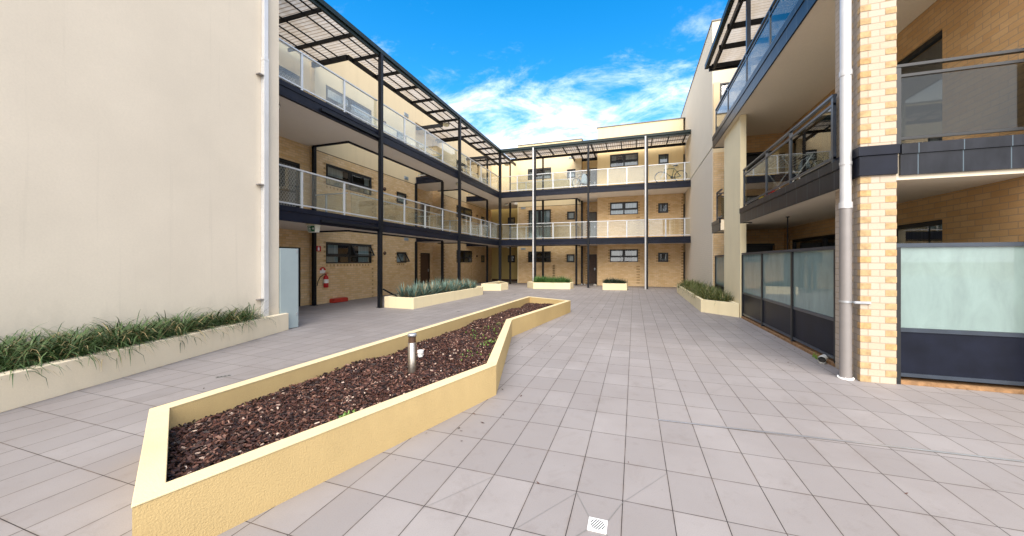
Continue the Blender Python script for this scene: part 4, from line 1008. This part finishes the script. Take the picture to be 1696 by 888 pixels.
scatter(ps, fill([(-7.75, 10.75), (-7.05, 10.6), (-6.98, 15.6), (-7.9, 15.7)], .30, 12, .25), 'spiky blue green succulent in the planter beside the left walkway post', 'plant', 'succulents in the left walkway planter', (.85, 1.3), 13, .27)

# ---------------------------------------------------------------- bollard light and small fittings
t = thing('bollard_light', 'brushed steel bollard light standing in the bark planter', 'bollard light', (-2.68, 3.97, .13))
b = MB(); b.lathe((-2.68, 3.97, .13), [(.052, 0), (.052, .40), (.049, .402), (.049, .41)], 28); b.build('body', 'steel_brushed', t)
b = MB(); b.lathe((-2.68, 3.97, .54), [(.046, 0), (.046, .075)], 28); b.build('lens', 'door_brown', t)
b = MB(); b.lathe((-2.68, 3.97, .615), [(.046, 0), (.056, .002), (.056, .03), (.05, .036), (0, .038)], 28); b.build('cap', 'zinc', t)
t = thing('garden_spotlight', 'small white ribbed light fitting behind the steel bollard', 'light', (-3.02, 4.69, .15))
b = MB()
for i in range(5): b.tube([(-3.02, 4.69, .15 + i * .02), (-3.02, 4.69, .163 + i * .02)], .038 + .004 * (i % 2) + i * .002, 14)
b.build('ribbed_body', 'white', t)
t = thing('floor_waste', 'square white floor drain with slotted round grate in the foreground tiles', 'drain', (gx, gy, 0))
b = MB(); b.box(gx - .055, gx + .055, gy - .055, gy + .055, .001, .006); b.build('surround', 'white', t)
b = MB()
b.tube([(gx, gy, .0062), (gx, gy, .0075)], .0505, 28, 0); b.build('rim', 'zinc', t)
b = MB(); b.tube([(gx, gy, .0076), (gx, gy, .0085)], .049, 28, 0)
for i in range(-3, 4):
    o_ = i * .0128; hl = math.sqrt(max(0, .0425 ** 2 - o_ ** 2)); d = Vector((math.cos(R(62)), math.sin(R(62)), 0)); n = Vector((-d.y, d.x, 0)); c = Vector((gx, gy, .0088)) + n * o_
    b.add([c - d * hl - n * .0034, c + d * hl - n * .0034, c + d * hl + n * .0034, c - d * hl + n * .0034], [(0, 1, 2, 3)], 1)
b.build('grate', ['white', 'black'], t)
for (x, y, w, l, a, lb) in ((-5.3, 3.42, .05, .16, 60, 'small dark slot drain between the left planter and the bark planter'), (-5.2, 10.2, .07, .09, 0, 'small dark drain in the tiles in front of the succulent planter'), (-1.13, 10.33, .05, .05, 0, 'tiny square drain in the tiles right of the bark planter end'), (-5.35, 16.2, .06, .35, 85, 'dark slot drain in the far tiles beyond the succulent planter')):
    d = Vector((math.cos(R(a)), math.sin(R(a)), 0)); n = Vector((-d.y, d.x, 0)); c = Vector((x, y, 0)); mb = MB()
    P4 = [c - d * l - n * w, c + d * l - n * w, c + d * l + n * w, c - d * l + n * w]
    l *= .5; w *= .5
    P4 = [c - d * l - n * w, c + d * l - n * w, c + d * l + n * w, c - d * l + n * w]
    mb.add([(p.x, p.y, .001) for p in P4] + [(p.x, p.y, .006) for p in P4], [(4, 5, 6, 7), (0, 1, 5, 4), (1, 2, 6, 5), (2, 3, 7, 6), (3, 0, 4, 7)])
    for k in range(4):
        f0 = -1 + (k + .3) / 2; f1 = f0 + .22
        mb.add([c + d * l * f0 - n * w * .7 + Vector((0, 0, .0065)), c + d * l * f1 - n * w * .7 + Vector((0, 0, .0065)), c + d * l * f1 + n * w * .7 + Vector((0, 0, .0065)), c + d * l * f0 + n * w * .7 + Vector((0, 0, .0065))], [(0, 1, 2, 3)], 1)
    tag(mb.build('floor_drain', ['door_grey', 'black']), lb, 'drain')
# soffit / canopy lights
def softlight(x, y, z, mat, lb, r=.13):
    t = thing('ceiling_light', lb, 'light', (x, y, z)); b = MB(); b.lathe((x, y, z), [(r * .9, 0), (r * .95, -.02), (r * .9, -.025)], 20); b.build('base', 'steel_black', t)
    b = MB(); b.lathe((x, y, z - .02), [(r * .88, 0), (r * .86, -.05), (r * .6, -.09), (0, -.11)], 20); b.build('dome', mat, t)
softlight(-9.0, 16.3, 8.52, 'lamp_cream', 'cream dome light under the left canopy near its middle', .19)
softlight(-8.9, 7.0, 5.68, 'lamp_glass', 'pale dome light under the upper left walkway next to the cream wall')
softlight(-8.75, 17.2, 5.68, 'lamp_cream', 'cream dome light under the upper left walkway behind its second post', .17)
softlight(-8.6, 24.4, 8.52, 'lamp_cream', 'cream dome light under the canopy at the courtyard corner', .2)
softlight(-8.7, 24.6, 5.70, 'lamp_glass', 'glass dome light under the upper walkway at the passage', .15)
softlight(-8.55, 24.6, 2.64, 'lamp_glass', 'glass dome light under the lower walkway at the passage', .15)
softlight(-8.7, 5.0, 8.52, 'lamp_cream', 'cream dome light under the left canopy behind the tall cream wall', .17)
# exit sign
t = thing('exit_sign', 'green running man exit sign under the left walkway', 'sign', (-8.7, 8.0, 2.62))
x0, x1, ye, z0, z1 = -8.84, -8.54, 7.92, 2.40, 2.60
b = MB(); b.box(x0 - .01, x1 + .05, ye - .01, ye + .24, z1, z1 + .04); b.build('mount', 'lamp_cream', t)
b = MB(); ins = .02
b.add([(x0 - .0, ye, z1), (x1, ye, z1), (x1 , ye + .2, z1), (x0, ye + .2, z1), (x0 + ins, ye + .03, z0), (x1 - ins, ye + .03, z0), (x1 - ins, ye + .17, z0), (x0 + ins, ye + .17, z0)], [(3, 2, 1, 0), (4, 5, 6, 7), (0, 1, 5, 4), (1, 2, 6, 5), (2, 3, 7, 6), (3, 0, 4, 7)]); b.build('diffuser', 'lamp_glass', t)
def sp(u, v, e=.003):   # point on the sloping sign face, u 0..1 left-right, v 0..1 bottom-top
    yy = ye + .03 * (1 - v) - e; xa = x0 + ins * (1 - v); xb = x1 - ins * (1 - v); return (xa + (xb - xa) * u, yy, z0 + (z1 - z0) * v)
b = MB(); b.add([sp(.05, .1), sp(.95, .1), sp(.95, .9), sp(.05, .9)], [(0, 1, 2, 3)]); b.build('green_face', 'green_sign', t)
b = MB()
def poly(pts, e=.005): b.add([sp(u, v, e) for u, v in pts], [tuple(range(len(pts)))])
poly([(.60, .44), (.72, .44), (.72, .28), (.90, .5), (.72, .72), (.72, .56), (.60, .56)])
poly([(.12, .18), (.17, .18), (.17, .82), (.12, .82)]); poly([(.17, .76), (.46, .76), (.46, .82), (.17, .82)])
poly([(.31 + .035 * math.cos(a * .785), .70 + .05 * math.sin(a * .785)) for a in range(8)])
poly([(.25, .60), (.36, .63), (.38, .42), (.28, .40)]); poly([(.36, .62), (.46, .48), (.44, .44), (.34, .54)]); poly([(.26, .60), (.20, .46), (.225, .43), (.29, .54)])
poly([(.32, .42), (.38, .43), (.42, .30), (.48, .22), (.44, .18), (.37, .28)]); poly([(.28, .42), (.33, .41), (.30, .28), (.22, .18), (.19, .22), (.26, .30)])
b.build('running_man_and_arrow', 'white', t)
# fire extinguisher and its signs
t = thing('fire_extinguisher', 'red fire extinguisher with white label hanging on the brick wall', 'fire extinguisher', (-10.8, 10.5, .6))
b = MB(); b.lathe((-10.79, 10.5, .60), [(0, 0), (.07, .005), (.085, .03), (.085, .36), (.07, .42), (.03, .45), (.025, .47)], 22); b.build('cylinder', 'red', t)
b = MB(); b.lathe((-10.79, 10.5, .60), [(.0865, .17), (.0865, .31)], 22); b.build('label_band', 'white', t)
b = MB(); b.tube([(-10.79, 10.5, 1.07), (-10.79, 10.5, 1.11)], .028, 12); b.box(-10.80, -10.78, 10.42, 10.60, 1.11, 1.125); b.box(-10.80, -10.78, 10.44, 10.60, 1.14, 1.155); b.build('valve_handle', 'red_faded', t)
b = MB(); b.tube([(-10.79, 10.48, 1.10), (-10.78, 10.36, 1.08), (-10.78, 10.22, .99), (-10.78, 10.13, .85), (-10.78, 10.10, .70)], .014, 8); b.build('hose', 'black', t)
b = MB(); b.box(-10.898, -10.87, 10.46, 10.54, .72, .98); b.build('wall_bracket', 'zinc', t)
def psign(name, label, u0, u1, z0, z1, draw):
    t = thing(name, label, 'sign', (-10.89, (u0 + u1) / 2, z0)); b = MB(); PW.box(b, u0, u1, .002, .008, z0, z1); b.build('plate', 'red', t); b = MB(); draw(b); b.build('symbol', 'white', t)
def d1(b):
    PW.quad(b, [(10.225, .010, 1.965), (10.305, .010, 1.965), (10.305, .010, 2.075), (10.225, .010, 2.075)]); PW.quad(b, [(10.25, .010, 2.08), (10.28, .010, 2.08), (10.28, .010, 2.105), (10.25, .010, 2.105)])
psign('fire_sign', 'small red sign with white extinguisher symbol high on the brick wall', 10.16, 10.37, 1.93, 2.13, d1)
t = thing('fire_sign', 'red and white arched location sign just above the fire extinguisher', 'sign', (-10.89, 10.45, 1.15))
b = MB(); n = 18
for k in range(n):
    a0, a1 = math.pi * k / n, math.pi * (k + 1) / n
    b.add([PW.pt(10.45, .005, 1.24), PW.pt(10.45 + .145 * math.cos(a0), .005, 1.24 + .12 * math.sin(a0)), PW.pt(10.45 + .145 * math.cos(a1), .005, 1.24 + .12 * math.sin(a1))], [(0, 1, 2)])
b.build('red_arch', 'red', t)
b = MB(); PW.box(b, 10.33, 10.57, .002, .004, 1.13, 1.24); PW.quad(b, [(10.41, .007, 1.24), (10.49, .007, 1.24), (10.49, .007, 1.30), (10.41, .007, 1.30)]); b.build('white_plate', 'white', t)
t = thing('red_tray', 'low red box lying on the tiles against the brick wall', 'box', (-10.75, 11.1, 0))
b = MB(); b.box(-10.88, -10.66, 10.74, 11.46, .005, .15); b.build('tray', 'red_faded', t, .015)
b = MB(); b.box(-10.86, -10.68, 10.77, 11.43, .151, .165); b.build('lid', 'red', t, .004)
t = thing('stay_pipe', 'short dark pipe slanting from the walkway post into the succulent planter', 'pipe', (-8.0, 10.5, .4))
b = MB(); b.tube([(-8.08, 10.28, .62), (-7.98, 10.7, .40), (-7.95, 10.85, .34)], .03, 10); b.build('pipe', 'steel_black', t)

# ---------------------------------------------------------------- bicycles on the upper walkway
def bicycle(label, loc, rz, fm='bike_green'):
    t = thing('bicycle', label, 'bicycle', (0, 0, 0)); rw = .33; wb = 1.04
    A = (0, 0, rw); B = (wb, 0, rw)
    for (c, nm) in ((A, 'front_wheel'), (B, 'rear_wheel')):
        b = MB(); n = 32
        b.tube([(c[0] + rw * .96 * math.cos(2 * math.pi * k / n), 0, c[2] + rw * .96 * math.sin(2 * math.pi * k / n)) for k in range(n + 1)], .023, 8, 0, False)
        for k in range(14):
            a = 2 * math.pi * k / 14; b.tube([c, (c[0] + rw * .93 * math.cos(a), 0, c[2] + rw * .93 * math.sin(a))], .0022, 4, 1, False)
        b.tube([(c[0], -.04, c[2]), (c[0], .04, c[2])], .022, 8, 1); b.build(nm, ['rubber', 'zinc'], t)
    bb = (.58, 0, .29); st = (.70, 0, .80); hd = (.20, 0, .78); hb_ = (.17, 0, .66)
    b = MB()
    for p, q_ in ((hd, st), (hb_, bb), (bb, st), (bb, B), (st, B), (hd, hb_)): b.tube([p, q_], .021, 8)
    b.build('frame', fm, t)
    b = MB(); b.tube([hb_, (.10, .05, .50), (0, .05, rw)], .013, 8); b.tube([hb_, (.10, -.05, .50), (0, -.05, rw)], .013, 8); b.tube([hd, (.22, 0, .92)], .014, 8); b.build('fork', 'zinc', t)
    b = MB(); b.tube([(.26, -.29, .98), (.22, -.1, .93), (.22, .1, .93), (.26, .29, .98)], .012, 8); b.build('handlebar', 'black', t)
    b = MB(); b.tube([st, (.735, 0, .93)], .013, 8, 1); b.tube([(.62, 0, .94), (.72, 0, .955), (.84, 0, .965), (.88, 0, .96)], [.02, .035, .07, .05], 10); b.build('saddle', ['black', 'zinc'], t)
    b = MB(); b.tube([(.58, -.035, .29), (.58, -.028, .29)], .09, 18); b.tube([(.58, -.08, .29), (.68, -.08, .17)], .01, 6); b.tube([(.58, .08, .29), (.48, .08, .41)], .01, 6); b.box(.64, .74, -.14, -.08, .155, .175); b.box(.44, .54, .08, .14, .40, .42); b.build('cranks', 'black', t)
    t.location = loc; t.rotation_euler = (0, 0, rz); return t
bicycle('bicycle with black saddle leaning side on at the right end of the upper walkway', (1.45, 22.25, 6.015), R(2))
bicycle('bicycle parked end on under a grey cover on the upper walkway', (-3.35, 22.35, 6.015), R(48), 'black')
mb = MB(); rr = random.Random(5)
prof = [(.26, .02), (.24, .2), (.17, .42), (.12, .6), (.07, .72), (.01, .78)]; n = 16; vs = []; fs = []
for i, (r_, z_) in enumerate(prof):
    for k in range(n):
        a = 2 * math.pi * k / n; q_ = r_ * (1 + .2 * math.sin(3 * a + i) + .1 * rr.random()); vs.append((-2.93 + q_ * math.cos(a), 22.72 + q_ * .7 * math.sin(a), 6.4 + z_ * .8 - .12 * (i == 0) * rr.random()))
for i in range(len(prof) - 1):
    for k in range(n): fs.append((i * n + k, i * n + (k + 1) % n, (i + 1) * n + (k + 1) % n, (i + 1) * n + k))
mb.add(vs, fs, 0, True); tag(mb.build('grey_cover', 'cloth_grey'), 'rumpled grey cover draped over the end on bicycle', 'cover')
# white shoes by the far door
def shoe(x, y, rz, lb, gp):
    t = thing('shoe', lb, 'shoe', (0, 0, 0), gp); b = MB()
    prof = [(-.13, .035, .09), (-.06, .04, .10), (.02, .042, .07), (.10, .045, .045), (.15, .025, .02)]; vs = []; fs = []
    for xx, w, h in prof: vs += [(xx, -w, .015), (xx, -w * .8, .015 + h * .7), (xx, 0, .015 + h), (xx, w * .8, .015 + h * .7), (xx, w, .015)]
    for i in range(4):
        for k in range(4): fs.append((i * 5 + k, i * 5 + k + 1, (i + 1) * 5 + k + 1, (i + 1) * 5 + k))
    fs += [(0, 1, 2, 3, 4), (24, 23, 22, 21, 20)]; b.add(vs, fs, 0, True); b.build('upper', 'white', t)
    b = MB(); b.box(-.135, .15, -.045, .045, 0, .016); b.build('sole', 'door_grey', t); t.location = (x, y, .003); t.rotation_euler = (0, 0, rz)
shoe(-3.28, 24.35, R(80), 'white shoe beside the inner post left of the far door', 'white shoes outside the far door')
shoe(-3.10, 24.37, R(95), 'white shoe nearest the far door jamb on its left', 'white shoes outside the far door')
shoe(-2.38, 23.95, R(60), 'white shoe at the right of the far door on the tiles', 'white shoes outside the far door')
# drying rack and pots on the right balcony
t = thing('drying_rack', 'white folding clothes drying rack behind the first floor balcony glass', 'drying rack', (3.3, 9.6, 2.95))
b = MB()
for y in (9.2, 10.3):
    b.tube([(3.0, y, 2.96), (3.55, y, 3.82)], .011, 6); b.tube([(3.55, y, 2.96), (3.0, y, 3.82)], .011, 6); b.tube([(3.0, y, 3.82), (3.55, y, 3.82)], .011, 6)
b.build('legs', 'white', t)
b = MB()
for i in range(7): b.tube([(3.0 + i * .0916, 9.2, 3.82), (3.0 + i * .0916, 10.3, 3.82)], .006, 5)
b.build('hanging_bars', 'white', t)
for i, (y, m_, lb) in enumerate(((9.95, 'yellow', 'yellow flower pot on the first floor balcony edge'), (9.55, 'pink', 'pink flower pot on the first floor balcony edge'), (9.2, 'red', 'red flower pot on the first floor balcony edge'))):
    t = thing('flower_pot', lb, 'flower pot', (2.84, y, 2.95)); b = MB(); b.lathe((2.86, y, 2.95), [(.0, 0), (.05, .0), (.07, .11), (.075, .115), (.075, .13), (.06, .13), (0, .11)], 14); b.build('pot', m_, t)
    b = MB(); r = random.Random(i)
    for k in range(24): blade(b, (2.86, y, 3.06), r.uniform(0, 6.3), .14, .006, r.uniform(.6, 1.5), r.uniform(.3, 1.5), 3, r.random())
    b.build('foliage', 'leaf_green', t, tone=True)
# hanging rods under the right balcony
for y, lb in ((9.92, 'left thin rod hanging below the first floor balcony'), (6.95, 'thin rod hanging below the first floor balcony beside the downpipe')):
    t = thing('hanging_rod', lb, 'rod', (3.3, y, 2.6)); b = MB(); b.tube([(3.35, y, 1.6), (3.35, y, 2.59)], .013, 8); b.build('rod', 'steel_black', t); b = MB(); b.tube([(3.35, y, 2.58), (3.35, y, 2.60)], .035, 10); b.build('flange', 'steel_black', t)
